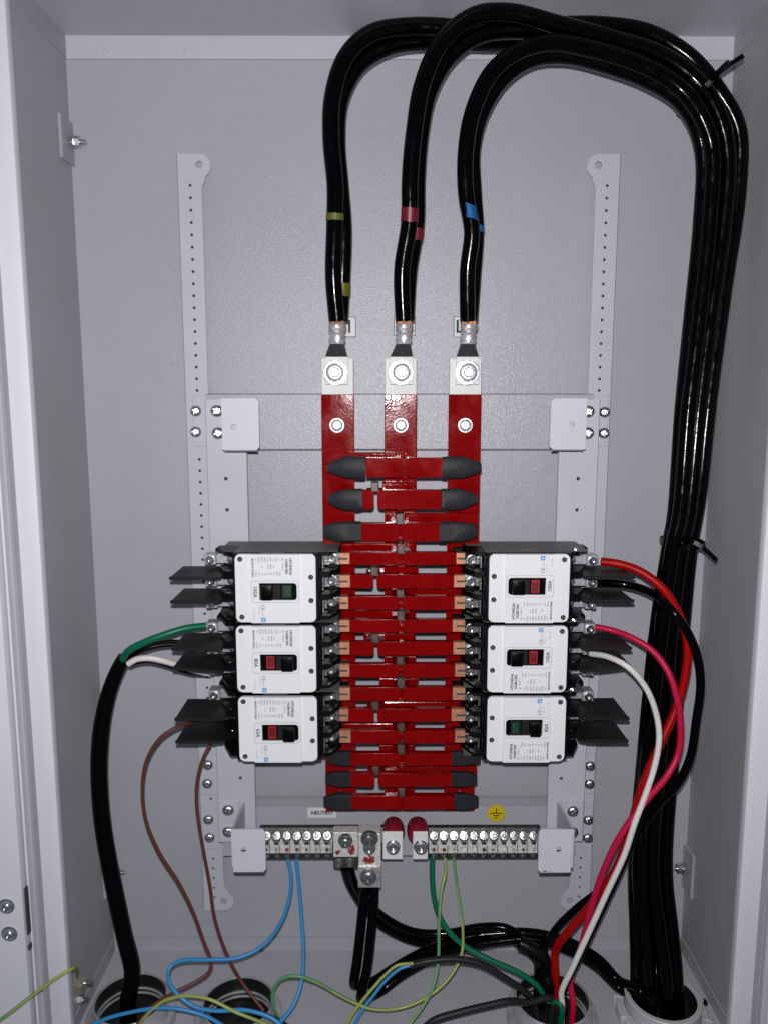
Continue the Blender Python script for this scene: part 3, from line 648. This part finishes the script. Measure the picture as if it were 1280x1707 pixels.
for u, lab in ((656, 'red round insulator behind the neutral bar end plate'), (697, 'red round insulator behind the earth bar end plate')):
    c = at(u, 1389, .085); o = thing('standoff_insulator', lab, 'insulator', (c.x, -.0405, c.z), 'red standoff insulators')
    bm = bmesh.new(); w = X(u+18.5, 1386, .085)-X(u, 1386, .085)
    lathe(bm, [(0, .0215), (w*.90, .0215), (w*.97, .024), (w, .030), (w, .038), (w*.93, .0425), (w*.80, .0445), (0, .0450)], (0, 0, -.0035), '-y', 28); cyl(bm, (0, 0, -.026), (0, -.022, -.026), .006); bx(bm, -.006, .006, -.026, -.0215, -.030, -.010); fin(bm, 'insulator_body', 'red_insulator', o, True)
    bm = bmesh.new(); cyl(bm, (0, -.0455, -.006), (0, -.0475, -.006), .008); fin(bm, 'insert', 'steel', o, True)

# ------------------------------------------------------------------ stickers
def sticker(u0, u1, v0, v1, d, txt, label, size, border=False):
    p = at((u0+u1)/2, (v0+v1)/2, d); w = (X(u1, v0, d)-X(u0, v0, d))/2; h = (Z(v0, d)-Z(v1, d))/2
    t = thing('sticker', label, 'label', (p.x, -d, p.z))
    bm = bmesh.new(); bx(bm, -w, w, -.0004, -.0001, -h, h); fin(bm, 'sticker_face', 'label_white', t)
    bm = bmesh.new(); add_text(bm, txt, 0, -.0006, -.0003, size, 'h', .0002, 1.0); fin(bm, 'sticker_text', 'handle_black', t, recalc=False)
    if border:
        o = rrect(-w, w, -h, h, .0003, 1); i = rrect(-w+.0008, w-.0008, -h+.0008, h-.0008, .0002, 1)
        link('sticker_border', plate_mesh('sb', o, [i], .0002), 'ink', t, (0, -.0006, 0))
    return t
sticker(513, 561, 1346, 1363, .0402, 'NEUTRO', 'small white sticker reading NEUTRO above the neutral terminal bar', .0066)
sticker(557, 593.5, 528, 562, .0002, 'L1', 'white L1 sticker on the back panel behind the left supply cables', .0215, True)
sticker(656, 692, 527, 560, .0002, 'L2', 'white L2 sticker mostly hidden behind the middle supply cables', .0215, True)
sticker(755.5, 791, 527, 562.5, .0002, 'L3', 'white L3 sticker on the back panel behind the right supply cables', .0215, True)
p = at(826.5, 1355.5, .0402); t = thing('sticker', 'round yellow earth symbol sticker above the earth terminal bar', 'label', p)
bm = bmesh.new(); r = px(16.2, .04)*1.03; cyl(bm, (0, -.0001, 0), (0, -.0005, 0), r, n=40); fin(bm, 'sticker_face', 'label_yellow', t)
bm = bmesh.new()
for x0, x1, z0_, z1_ in ((-.0005, .0005, .0005, .0075), (-.0075, .0075, -.0003, .0007), (-.0042, .0042, -.0034, -.0025), (-.0018, .0018, -.0062, -.0053)): bx(bm, x0, x1, -.0009, -.0006, z0_, z1_)
fin(bm, 'earth_symbol', 'handle_black', t)
link('sticker_border', plate_mesh('sb', circ(0, 0, r*.94, 32), [circ(0, 0, r*.90, 32)], .0002), 'ink_soft', t, (0, -.0008, 0))

# ------------------------------------------------------------------ conduits in the floor
def conduit(u, v_back, rpx, zr, m, name, label, grp, thick=.0025, collar=False, ztop=None):
    pb = onz(u, v_back, zr); r = rpx*( (Vector((CAMX, CAMY, CAMZ))-pb).dot(-FWD) )/FPX
    c = Vector((pb.x, pb.y-r, 0))
    t = thing(name, label, 'conduit', c, grp)
    bm = bmesh.new(); lathe(bm, [(r-.0005, 0.0005), (r-.0005, zr-.003), (r, zr-.001), (r-.001, zr), (r-thick, zr), (r-thick-.0005, zr-.002)], (0, 0, 0), 'z', 48)
    if not collar:
        lathe(bm, [(r+.0085, .0008), (r+.0085, .011), (r+.0070, .0125), (r+.0022, .0128), (r+.0020, .0165), (r, .0175)], (0, 0, 0), 'z', 48)
        for k in range(1, 4): lathe(bm, [(r-.0004, .010+.004*k), (r+.0008, .011+.004*k), (r+.0008, .0125+.004*k), (r-.0004, .0135+.004*k)], (0, 0, 0), 'z', 48)
    fin(bm, 'sleeve', m, t, True)
    ri = r-thick-.0005
    bm = bmesh.new(); lathe(bm, [(ri, zr-.002), (ri, .001)], (0, 0, 0), 'z', 48); lathe(bm, [(ri, .0012), (0, .0012)], (0, 0, 0), 'z', 48); fin(bm, 'sleeve_inside', 'conduit_inside', t, True)
    if not collar:
        bm = bmesh.new()
        for hh in (.004, .010): lathe(bm, [(ri-.0001, hh+.0015), (ri-.0016, hh+.0015), (ri-.0022, hh), (ri-.0001, hh)], (0, 0, 0), 'z', 48)
        fin(bm, 'highlight_ring', 'conduit_metal', t, True)  # added rings: highlight arcs inside the sleeve put into shape and colour
    else:
        bm = bmesh.new(); lathe(bm, [(r+.009, .0006), (r+.009, .012), (r+.007, .014), (r, .014)], (0, 0, 0), 'z', 48)
        for k in range(10):
            a = k*math.pi/5+.25; M_ = Matrix.Rotation(a, 4, 'Z'); b2 = bmesh.new(); bx(b2, r+.001, r+.0115, -.003, .003, .001, .015, .001)
            bmesh.ops.transform(b2, matrix=M_, verts=b2.verts); join(bm, b2)
        fin(bm, 'lock_nut', m, t, True)
        bm = bmesh.new(); cyl(bm, (r+.006, .012, .008), (r+.014, .015, .008), .004, n=12); fin(bm, 'set_screw', 'sheath_black', t, True)
    return c, r
G = 'metal conduits through the cabinet floor'
K1 = conduit(237, 1619, 58, .030, 'conduit_metal', 'conduit', 'leftmost floor conduit, dark metal, a thick black cable going in', G)
K2 = conduit(408, 1625, 58, .030, 'conduit_metal', 'conduit', 'second floor conduit from the left, dark inside, holding a brown wire', G)
K3 = conduit(907, 1617, 60, .030, 'conduit_metal', 'conduit', 'metal floor conduit where red, pink, white and green cables enter', G)
K4 = conduit(1083, 1614, 59, .030, 'pvc_grey', 'plastic_conduit', 'pale grey plastic conduit with lock nut holding the thick black supply cables', None, .0055, True)
CZ = .006
def into(K, du, dv):   # a point inside a conduit mouth
    c, r = K; return Vector((c.x+du*r, c.y-dv*r, CZ))

# ------------------------------------------------------------------ supply cables
# x offsets of the bundle on the way down: spread 1.0 = cable diameter
tapes = ('yellow', 'red', 'blue')
RC = .0082
main = [
 [(562, 535, .094), (556, 460, .100), (558, 380, .104), (559, 310, .106), (552, 230, .108), (555, 160, .110), (577, 95, .110), (618, 57, .108), (690, 45, .103), (800, 50, .098), (900, 45, .086), (1000, 43, .080), (1080, 56, .076), (1150, 97, .078), (1198, 155, .082), (1229, 215, .080), (1229, 320, .072), (1206, 480, .070), (1183, 650, .072), (1163, 830, .076), (1150, 905, .078), (1136, 1050, .075), (1120, 1250, .075), (1108, 1450, .080)],
 [(567, 535, .082), (571, 460, .088), (573, 380, .092), (568, 310, .092), (562, 230, .092), (568, 165, .092), (598, 108, .092), (650, 76, .092), (720, 67, .088), (820, 70, .080), (920, 68, .066), (1010, 72, .060), (1090, 92, .058), (1150, 135, .060), (1190, 195, .062), (1212, 260, .060), (1208, 380, .056), (1190, 520, .056), (1172, 680, .058), (1155, 860, .060), (1145, 905, .060), (1130, 1050, .060), (1112, 1250, .062), (1098, 1450, .068)],
 [(672, 535, .094), (670, 450, .100), (682, 370, .106), (683, 300, .112), (690, 220, .116), (704, 140, .118), (738, 68, .118), (790, 27, .118), (850, 22, .116), (930, 42, .110), (1020, 66, .102), (1100, 92, .098), (1160, 135, .098), (1196, 190, .100), (1212, 260, .096), (1204, 380, .090), (1184, 520, .088), (1164, 680, .090), (1146, 860, .096), (1136, 905, .096), (1118, 1050, .092), (1100, 1250, .092), (1086, 1450, .092)],
 [(677, 535, .082), (682, 450, .086), (694, 370, .092), (695, 300, .098), (701, 220, .102), (716, 150, .104), (752, 90, .104), (800, 58, .104), (860, 50, .102), (950, 60, .096), (1030, 85, .088), (1105, 120, .084), (1155, 165, .084), (1186, 220, .084), (1196, 280, .080), (1190, 380, .074), (1172, 520, .074), (1153, 680, .074), (1136, 860, .078), (1128, 905, .078), (1108, 1050, .078), (1086, 1250, .078), (1070, 1450, .082)],
 [(779, 535, .094), (779, 450, .102), (786, 385, .108), (776, 320, .112), (776, 250, .116), (788, 185, .118), (820, 120, .118), (865, 85, .118), (920, 72, .116), (990, 84, .112), (1070, 110, .108), (1130, 145, .106), (1168, 195, .108), (1186, 250, .104), (1182, 370, .098), (1166, 520, .096), (1147, 680, .098), (1132, 860, .104), (1122, 905, .104), (1102, 1050, .102), (1080, 1250, .100), (1064, 1450, .098)],
 [(783, 535, .082), (789, 450, .088), (793, 385, .094), (789, 320, .098), (787, 250, .100), (801, 190, .102), (838, 130, .102), (885, 98, .102), (940, 92, .102), (1010, 108, .100), (1080, 134, .098), (1130, 165, .098), (1158, 205, .098), (1172, 260, .094), (1168, 370, .088), (1153, 520, .088), (1137, 680, .088), (1124, 860, .092), (1116, 905, .092), (1094, 1050, .090), (1074, 1250, .088), (1058, 1450, .090)]]
ends = [(.40, .02), (.24, -.45), (.05, .30), (-.18, -.50), (-.38, .12), (-.60, -.20)]
SP = []
rc = [RC*1.08, RC*1.08, RC*1.06, RC*1.06, RC*1.02, RC*1.04]
for i, pts in enumerate(main):
    ph = i//2; front = i % 2 == 0
    w = names[ph]
    lab = f'{"front" if front else "rear"} black supply cable on the {w} busbar' + (f', marked with {tapes[ph]} tape' if True else '')
    e = into(K4, *ends[i]); mid = at(pts[-1][0]-4, 1560, pts[-1][2]+.006)
    P = [at(*q) for q in pts]; P += [P[-1].lerp(e+Vector((0, 0, .02)), .45), P[-1].lerp(e+Vector((0, 0, .02)), .8), e]
    t = thing('power_cable', lab, 'cable', P[0], 'thick black supply cables')
    P = [q-P[0] for q in P]; sp = spline(P); SP.append((t, sp))
    bm = bmesh.new(); sweep(bm, sp, rc[i], 18); fin(bm, 'cable_jacket', 'cable_black', t, True)
    # crimp lug
    L0 = t.location; low = at((561, 669, 779)[ph], 598, DB+(.010 if front else .004))-L0
    c0 = at((562, 673, 781)[ph]+(0 if front else 2), 541, .094 if front else .082)-L0; c1 = at((562, 672, 779)[ph], 574, .092 if front else .083)-L0
    bm = bmesh.new(); pp = [c0, c0.lerp(c1, .12), c0.lerp(c1, .3), c0.lerp(c1, .45), c0.lerp(c1, .5), c0.lerp(c1, .62), c0.lerp(c1, .8), c1]
    rr = [1.0, 1.08, 1.0, .88, 1.02, .9, 1.04, .95]; rr = [x*.0086 for x in rr]
    rings = [[bm.verts.new(q+Vector((math.cos(a)*r_, math.sin(a)*r_*.85, 0))) for a in [2*math.pi*k/20 for k in range(20)]] for q, r_ in zip(pp, rr)]
    q = low+Vector((0, 0, .002)); rings.append([bm.verts.new(q+Vector((max(-.0122, min(.0122, math.cos(a)*.015)), math.sin(a)*.0022, 0))) for a in [2*math.pi*k/20 for k in range(20)]])
    for A, B in zip(rings, rings[1:]):
        for k in range(20): bm.faces.new((A[k], A[(k+1) % 20], B[(k+1) % 20], B[k]))
    bm.faces.new(rings[0])
    lug = fin(bm, 'cable_lug', 'lug_metal', t, True); lug.data.materials.append(M['lug_neck_dark'])
    for p_ in lug.data.polygons:
        if p_.center.z < c1.z-.0005: p_.material_index = 1
    bm = bmesh.new(); zt = low.z+.003; zb_ = at(669, 641, DB+.01).z-L0.z; yb = low.y+.0022
    bx(bm, low.x-.0124, low.x+.0124, yb-.0030, yb, zb_, zt, .0005); fin(bm, 'lug_palm', 'tin', lug)
    bm = bmesh.new(); cc = c0+Vector((0, 0, .001))
    for k in range(16):
        a = random.uniform(0, 6.28); cyl(bm, cc+Vector((math.cos(a)*.0066, math.sin(a)*.0056, -.002)), cc+Vector((math.cos(a)*.0060, math.sin(a)*.005, .0055)), .0011, n=6)
    fin(bm, 'copper_strands', 'copper', lug)
    # marking tapes
    def tape(v, m, h, tl=0):
        zt = at(600, v, .1).z-L0.z; seg = [p for p in sp[:70] if abs(p.z-zt) < h/2+.0005]
        if len(seg) < 2:
            k = min(range(60), key=lambda k: abs(sp[k].z-zt)); seg = sp[k-1:k+2]
        bm = bmesh.new(); sweep(bm, seg, rc[i]*1.05, 18, caps=False)
        cx = sum(q.co.x for q in bm.verts)/len(bm.verts)
        for q in bm.verts: q.co.z += -(q.co.x-cx)*tl + random.uniform(-.0005, .0005)
        fin(bm, 'marking_tape', m, t, True)
    if i == 0: tape(361, 'tape_yellow', .012)
    if i == 1: tape(474, 'tape_yellow', .018)
    if i == 2: tape(361, 'tape_red', .016)
    if i == 3: tape(388, 'tape_red', .018)
    if i == 4: tape(355, 'tape_blue', .008, .55)
    if i == 5: tape(374, 'tape_blue', .010, .3)
def tie(c, axis_dir, a_len, b_len, tail_to, label, back=None):
    """loop round a bundle: ellipse with centre c, long half axis vector a, short half axis b"""
    t = thing('cable_tie', label, 'cable tie', c, 'black cable ties round the supply bundle')
    bm = bmesh.new(); pts = [a_len*math.cos(q)+b_len*math.sin(q) for q in [2*math.pi*k/36 for k in range(37)]]
    n = a_len.cross(b_len).normalized()
    rings = []
    for p_ in pts[:-1]:
        o = p_.normalized()
        rings.append([bm.verts.new(p_+o*x*.0008+n*y*.0024) for x, y in ((-1, -1), (1, -1), (1, 1), (-1, 1))])
    for k in range(36):
        A, B = rings[k], rings[(k+1) % 36]
        for j in range(4): bm.faces.new((A[j], A[(j+1) % 4], B[(j+1) % 4], B[j]))
    fin(bm, 'tie_loop', 'sheath_black', t)
    h = tail_to[0]-c
    bm = bmesh.new(); bx(bm, h.x-.0035, h.x+.0035, h.y-.003, h.y+.003, h.z-.003, h.z+.003, .0006); fin(bm, 'tie_head', 'sheath_black', t)
    bm = bmesh.new(); sp_ = spline([q-c for q in tail_to]); rings = []
    for k, q in enumerate(sp_):
        d_ = (sp_[min(k+1, len(sp_)-1)]-sp_[max(k-1, 0)]).normalized(); n_ = d_.cross(Vector((0, 1, 0))).normalized()
        rings.append([bm.verts.new(q+n_*x*.0022+Vector((0, y*.0008, 0))) for x, y in ((-1, -1), (1, -1), (1, 1), (-1, 1))])
    for A, B in zip(rings, rings[1:]):
        for j in range(4): bm.faces.new((A[j], A[(j+1) % 4], B[(j+1) % 4], B[j]))
    bm.faces.new(rings[0]); bm.faces.new(rings[-1]); fin(bm, 'tie_tail', 'sheath_black', t)
c = at(1170, 148, .084); a = at(1203, 113, .084)-c
tie(c, None, a*1.02, Vector((0, .040, 0)), [at(1190, 127, .128), at(1205, 115, .136), at(1238, 93, .140)], 'upper cable tie with its long tail pointing up right at the cabinet corner')
c = at(1136, 903, .082); a = at(1168, 903, .082)-c
tie(c, None, a, Vector((0, .033, 0)), [at(1150, 901, .118), at(1170, 912, .124), at(1194, 934, .126)], 'lower cable tie with its tail pointing down right, halfway down the bundle')

# ------------------------------------------------------------------ other cables and wires
def stripe(o, m2, n):
    o.data.materials.append(M[m2])
    for i, p in enumerate(o.data.polygons):
        ring, k = divmod(i, n)
        if len(p.vertices) == 4 and ((k+ring*.22) % n) < n*(.34 if m2 == 'light_green_wire' else .62): p.material_index = 1
def wire(name, pts, wpx, m, label, cat='wire', group=None, end=None, d_end=None, n=12, extra=None):
    P = [at(*p) if len(p) == 3 else Vector(p[:3]) for p in pts]
    if end is not None: P += [end+Vector((0, 0, .034)), end]
    dm = pts[len(pts)//2][2]; bm = bmesh.new(); c = P[0].copy(); sweep(bm, spline([p-c for p in P]), px(wpx, dm)/2*1.02, n)
    o = fin(bm, name, m, None, True, c); tag(o, label, cat, group)
    if m == 'yellow_green_wire': stripe(o, 'light_green_wire', n)
    if m == 'light_green_wire': stripe(o, 'yellow_green_wire', n)
    return o, spline([p-c for p in P]), px(wpx, dm)/2
wire('power_cable', [(1001, 936, .096), (1030, 940, .100), (1065, 952, .110), (1103, 980, .120), (1128, 1018, .125), (1144, 1065, .125), (1144, 1110, .125), (1130, 1170, .125), (1105, 1230, .130), (1080, 1285, .135), (1060, 1345, .135), (1045, 1400, .130), (1020, 1460, .125), (975, 1520, .115), (945, 1555, .110), (925, 1585, .100)], 15, 'red_wire', 'red cable curving down from the top right breaker', 'cable', end=into(K3, .15, -.3))
wire('power_cable', [(975, 972, .090), (1040, 974, .094), (1085, 988, .112), (1118, 1016, .143), (1146, 1055, .150), (1163, 1100, .146), (1167, 1145, .140), (1160, 1200, .138), (1150, 1262, .135), (1130, 1305, .130), (1090, 1350, .110), (1050, 1410, .105), (1015, 1470, .100), (960, 1515, .092), (925, 1550, .090), (905, 1590, .09)], 14.5, 'cable_black', 'black cable making the widest loop from the top right breaker', 'cable', end=into(K3, 0, -.5))
wire('power_cable', [(992, 1045, .096), (1020, 1051, .100), (1050, 1062, .112), (1087, 1085, .125), (1113, 1120, .138), (1128, 1165, .145), (1134, 1210, .145), (1130, 1255, .145), (1112, 1292, .150), (1080, 1330, .150), (1050, 1368, .150), (1024, 1410, .150), (1000, 1465, .145), (982, 1525, .140), (965, 1590, .135), (950, 1640, .130)], 11.5, 'pink_wire', 'pink red cable looping from the middle right breaker', 'cable', end=into(K3, .45, .35))
wo, wsp, wr = wire('power_cable', [(984, 1090, .104), (1010, 1094, .122), (1045, 1111, .140), (1075, 1145, .142), (1093, 1190, .140), (1098, 1230, .142), (1091, 1275, .145), (1075, 1325, .150), (1058, 1370, .155), (1040, 1425, .155), (1010, 1490, .150), (985, 1545, .148), (955, 1610, .145), (935, 1655, .14)], 10.5, 'white_wire', 'white cable with faint print looping from the middle right breaker', 'cable', end=into(K3, .15, .45))
bm = bmesh.new()
for k in range(10, 46, 3):
    if k < len(wsp)-1: q = wsp[k]; b2 = bmesh.new(); bx(b2, q.x-.0007, q.x+.0006, q.y-wr-.0003, q.y-wr+.0006, q.z-.0005, q.z+.0005); join(bm, b2)
fin(bm, 'cable_print', 'print_grey', wo)
wire('power_cable', [(1000, 1096, .088), (1018, 1102, .092), (1052, 1117, .106), (1080, 1150, .122), (1096, 1192, .132), (1101, 1235, .134), (1094, 1278, .136), (1080, 1328, .140), (1064, 1372, .145), (1046, 1425, .145), (1016, 1492, .140), (990, 1548, .138), (960, 1612, .135), (940, 1655, .13)], 8, 'cable_black', 'thin black cable running close behind the white one at right', 'cable', end=into(K3, .25, .3))
# thick sheathed cable at the left with its cores
t = thing('sheathed_cable', 'thick black sheathed cable rising at left to the middle left breaker', 'cable', at(205, 1098, .10)); c = t.location.copy()
P = [(208, 1096, .100), (196, 1118, .100), (182, 1155, .102), (171, 1205, .104), (166, 1265, .106), (167, 1320, .108), (172, 1375, .108), (181, 1430, .110), (195, 1500, .112), (208, 1560, .114), (221, 1620, .116)]
sp = spline([at(*q)-c for q in P]+[into(K1, -.05, .15)+Vector((0, 0, .02))-c, into(K1, 0, .25)-c]); bm = bmesh.new(); sweep(bm, sp, px(28, .105)/2, 18, rfun=lambda f: .85+.2*min(1, f*5)); fin(bm, 'sheath', 'sheath_black', t, True)
for m, w, pts in (('green_wire', 12, [(205, 1100, .104), (213, 1086, .110), (238, 1072, .112), (275, 1058, .108), (312, 1047, .100), (345, 1043, .092)]),
                  ('sheath_black', 9, [(208, 1102, .100), (225, 1090, .102), (248, 1080, .100), (285, 1074, .092), (330, 1080, .086), (352, 1084, .084)]),
                  ('sheath_black', 9, [(206, 1104, .094), (222, 1086, .096), (250, 1076, .094), (290, 1070, .088), (330, 1078, .082)]),
                  ('white_wire', 11, [(214, 1107, .104), (228, 1099, .104), (250, 1097, .102), (275, 1102, .098), (300, 1110, .090), (330, 1119, .086), (352, 1123, .084)]),
                  ('sheath_black', 6, [(216, 1110, .102), (232, 1104, .102), (252, 1103, .100), (280, 1110, .096), (305, 1119, .090), (330, 1124, .086), (352, 1124, .084)])):
    tube('cable_core', [at(*q)-c for q in pts], px(w, .1)/2, m, t)
# brown wires
wire('thin_wire', [(355, 1192, .086), (325, 1203, .100), (295, 1212, .118), (268, 1230, .125), (246, 1265, .128), (238, 1310, .128), (243, 1365, .128), (265, 1420, .126), (297, 1470, .124), (322, 1520, .122), (340, 1570, .124), (352, 1603, .128), (349, 1620, .132), (325, 1638, .140), (290, 1655, .150), (255, 1677, .155), (228, 1710, .16)], 6.2, 'brown_wire', 'outer brown wire bulging left from the bottom left breaker', 'wire', 'brown wires')
wire('thin_wire', [(353, 1238, .086), (340, 1262, .092), (329, 1305, .096), (329, 1350, .098), (338, 1410, .100), (350, 1475, .104), (358, 1530, .108), (378, 1590, .115), (404, 1638, .12), (440, 1685, .135)], 6.0, 'brown_wire', 'inner brown wire dropping from the bottom left breaker to the second conduit', 'wire', 'brown wires')
# blue wires
wire('thin_wire', [(480, 1432, .086), (485, 1455, .088), (484, 1490, .092), (470, 1535, .100), (440, 1575, .110), (400, 1596, .120), (345, 1600, .130), (305, 1601, .140), (284, 1612, .150), (281, 1632, .155), (296, 1657, .160), (325, 1678, .165), (360, 1685, .168), (410, 1684, .170), (455, 1698, .175), (480, 1720, .18)], 7.0, 'blue_wire', 'blue wire sweeping left from the neutral bar and curling over the conduits', 'wire', 'blue wires')
wire('thin_wire', [(494, 1432, .086), (498, 1470, .090), (503, 1530, .100), (506, 1585, .115), (503, 1635, .130), (490, 1675, .145), (465, 1707, .155), (455, 1720, .155)], 7.0, 'blue_wire', 'blue wire hanging nearly straight down from the neutral bar', 'wire', 'blue wires')
wire('thin_wire', [(120, 1730, .165), (165, 1703, .165), (215, 1688, .165), (270, 1680, .165), (310, 1684, .165), (350, 1697, .165), (395, 1725, .165)], 6.5, 'blue_wire', 'blue wire crossing in front of the leftmost conduit', 'wire', 'blue wires')
# yellow green wires
YG = 'yellow and green earth wires'
wire('thin_wire', [(741, 1430, .086), (742, 1455, .090), (735, 1485, .100), (731, 1540, .110), (730, 1600, .125), (722, 1645, .140), (700, 1685, .150), (670, 1722, .155)], 5.6, 'yellow_green_wire', 'yellow green wire falling almost straight from the earth bar', 'wire', YG)
wire('thin_wire', [(756, 1430, .086), (759, 1460, .090), (766, 1505, .100), (771, 1550, .110), (769, 1590, .120), (750, 1628, .130), (715, 1660, .140), (670, 1680, .145), (620, 1682, .150), (570, 1661, .150), (530, 1638, .150), (495, 1627, .150), (470, 1631, .150), (456, 1650, .150), (455, 1675, .150), (463, 1695, .145), (470, 1715, .14)], 5.6, 'light_green_wire', 'green wire curving from the earth bar into a long loop above the floor', 'wire', YG)
wire('thin_wire', [(-30, 1722, .215), (15, 1690, .213), (60, 1655, .208), (95, 1630, .203), (118, 1616, .197), (128, 1614, .170), (130, 1630, .130)], 6.2, 'yellow_green_wire', 'yellow green wire leading to the earth stud at lower left', 'wire', YG)
wire('thin_wire', [(225, 1720, .160), (245, 1692, .165), (275, 1668, .165), (312, 1660, .165), (350, 1666, .168), (395, 1688, .172), (440, 1706, .172), (470, 1722, .17)], 6.0, 'yellow_green_wire', 'yellow green wire arching over the two left conduits', 'wire', YG)
wire('ground_cable', [(720, 1430, .088), (720, 1465, .090), (725, 1505, .096), (742, 1545, .104), (775, 1578, .112), (820, 1602, .120), (865, 1622, .126), (895, 1643, .13), (912, 1668, .13)], 10, 'green_wire', 'dark green earth cable from the earth bar into the metal conduit', 'cable', end=into(K3, .1, .5))
# grey sheathed cable with a blue and a yellow green core at its stripped end
t = thing('sheathed_cable', 'thin dark grey sheathed cable stripped to blue and yellow green cores', 'cable', at(684, 1610, .13)); c = t.location.copy()
tube('sheath', [at(*q)-c for q in ((684, 1609, .130), (715, 1602, .130), (760, 1599, .128), (800, 1607, .128), (840, 1630, .130))]+[into(K3, -.6, .2)+Vector((0, 0, .03))-c, into(K3, -.4, .3)-c], px(12.5, .13)/2, 'sheath_grey', t)
tube('core', [at(*q)-c for q in ((688, 1608, .130), (668, 1614, .132), (645, 1632, .136), (622, 1660, .142), (600, 1690, .150), (585, 1722, .155))], px(6, .14)/2, 'blue_wire', t)
tube('core', [at(*q)-c for q in ((688, 1606, .133), (662, 1609, .136), (640, 1627, .140), (615, 1655, .146), (592, 1684, .152), (574, 1715, .158))], px(5.5, .14)/2, 'yellow_green_wire', t)
wire('sheathed_cable', [(690, 1735, .165), (720, 1703, .165), (765, 1688, .160), (810, 1677, .155), (850, 1669, .150), (880, 1672, .14)], 13, 'sheath_grey', 'dark grey cable rising from the floor in front of the metal conduit', 'cable', end=into(K3, -.1, .3))
wire('sheathed_cable', [(395, 1700, .13), (425, 1690, .14), (455, 1697, .150), (480, 1712, .15), (500, 1730, .15)], 9, 'sheath_grey', 'short dark cable end beside the second conduit', 'cable')
# neutral cables: one pair straight down and back, one pair behind to the right
NB = 'black neutral cables'
wire('neutral_cable', [(609, 1478, .092), (605, 1510, .094), (600, 1560, .100), (594, 1610, .108), (590, 1636, .114), (594, 1641, .100), (620, 1638, .070), (660, 1612, .060), (710, 1585, .058), (770, 1564, .058), (830, 1556, .060), (890, 1556, .064), (950, 1572, .070), (1000, 1602, .078), (1030, 1635, .09)], 17, 'cable_black', 'left of two neutral cables dropping from the big clamp and turning right', 'cable', NB, end=into(K4, -.65, .1))
wire('neutral_cable', [(624, 1478, .092), (623, 1510, .094), (618, 1560, .102), (611, 1620, .112), (602, 1658, .122), (604, 1664, .108), (630, 1656, .080), (670, 1626, .068), (720, 1598, .066), (780, 1578, .068), (840, 1568, .072), (890, 1566, .076), (945, 1582, .082), (995, 1612, .088), (1035, 1650, .1)], 17, 'cable_black', 'right of two neutral cables dropping from the big clamp and turning right', 'cable', NB, end=into(K4, -.45, .35))
wire('neutral_cable', [(583, 1446, .080), (590, 1470, .074), (612, 1503, .064), (645, 1533, .058), (690, 1554, .056), (745, 1556, .056), (800, 1546, .060), (845, 1548, .066), (875, 1570, .072), (893, 1592, .076)], 15, 'cable_black', 'upper neutral cable passing behind the big clamp towards the metal conduit', 'cable', NB, end=into(K3, -.2, -.4))
wire('neutral_cable', [(574, 1446, .076), (582, 1472, .068), (606, 1512, .056), (640, 1545, .050), (690, 1568, .048), (750, 1572, .048), (810, 1564, .052), (850, 1566, .058), (878, 1584, .064), (893, 1600, .07)], 15, 'cable_black', 'lower neutral cable passing behind the big clamp towards the metal conduit', 'cable', NB, end=into(K3, -.35, -.2))
wire('cable_wrap', [(866, 1572, .088), (885, 1582, .092), (900, 1592, .094), (907, 1604, .094), (906, 1625, .092)], 26, 'tape_black', 'bunched black tape wrap where the cables enter the metal conduit', 'tape', end=into(K3, -.05, -.35))

# crumbs and dust left on the cabinet floor
bm = bmesh.new()
for k in range(46):
    u, v = random.uniform(200, 1130), random.uniform(1588, 1705); q = onz(u, v, 0); r = random.uniform(.0004, .0011)
    b2 = bmesh.new(); bmesh.ops.create_icosphere(b2, subdivisions=1, radius=r)
    for w_ in b2.verts: w_.co = Vector((w_.co.x*random.uniform(.6, 1.8), w_.co.y*random.uniform(.6, 1.8), w_.co.z*.5))+q+Vector((0, 0, r*.4))
    join(bm, b2)
o = fin(bm, 'dust', 'ink_soft'); tag(o, 'dark crumbs and dust scattered over the cabinet floor', 'dust'); o['kind'] = 'stuff'
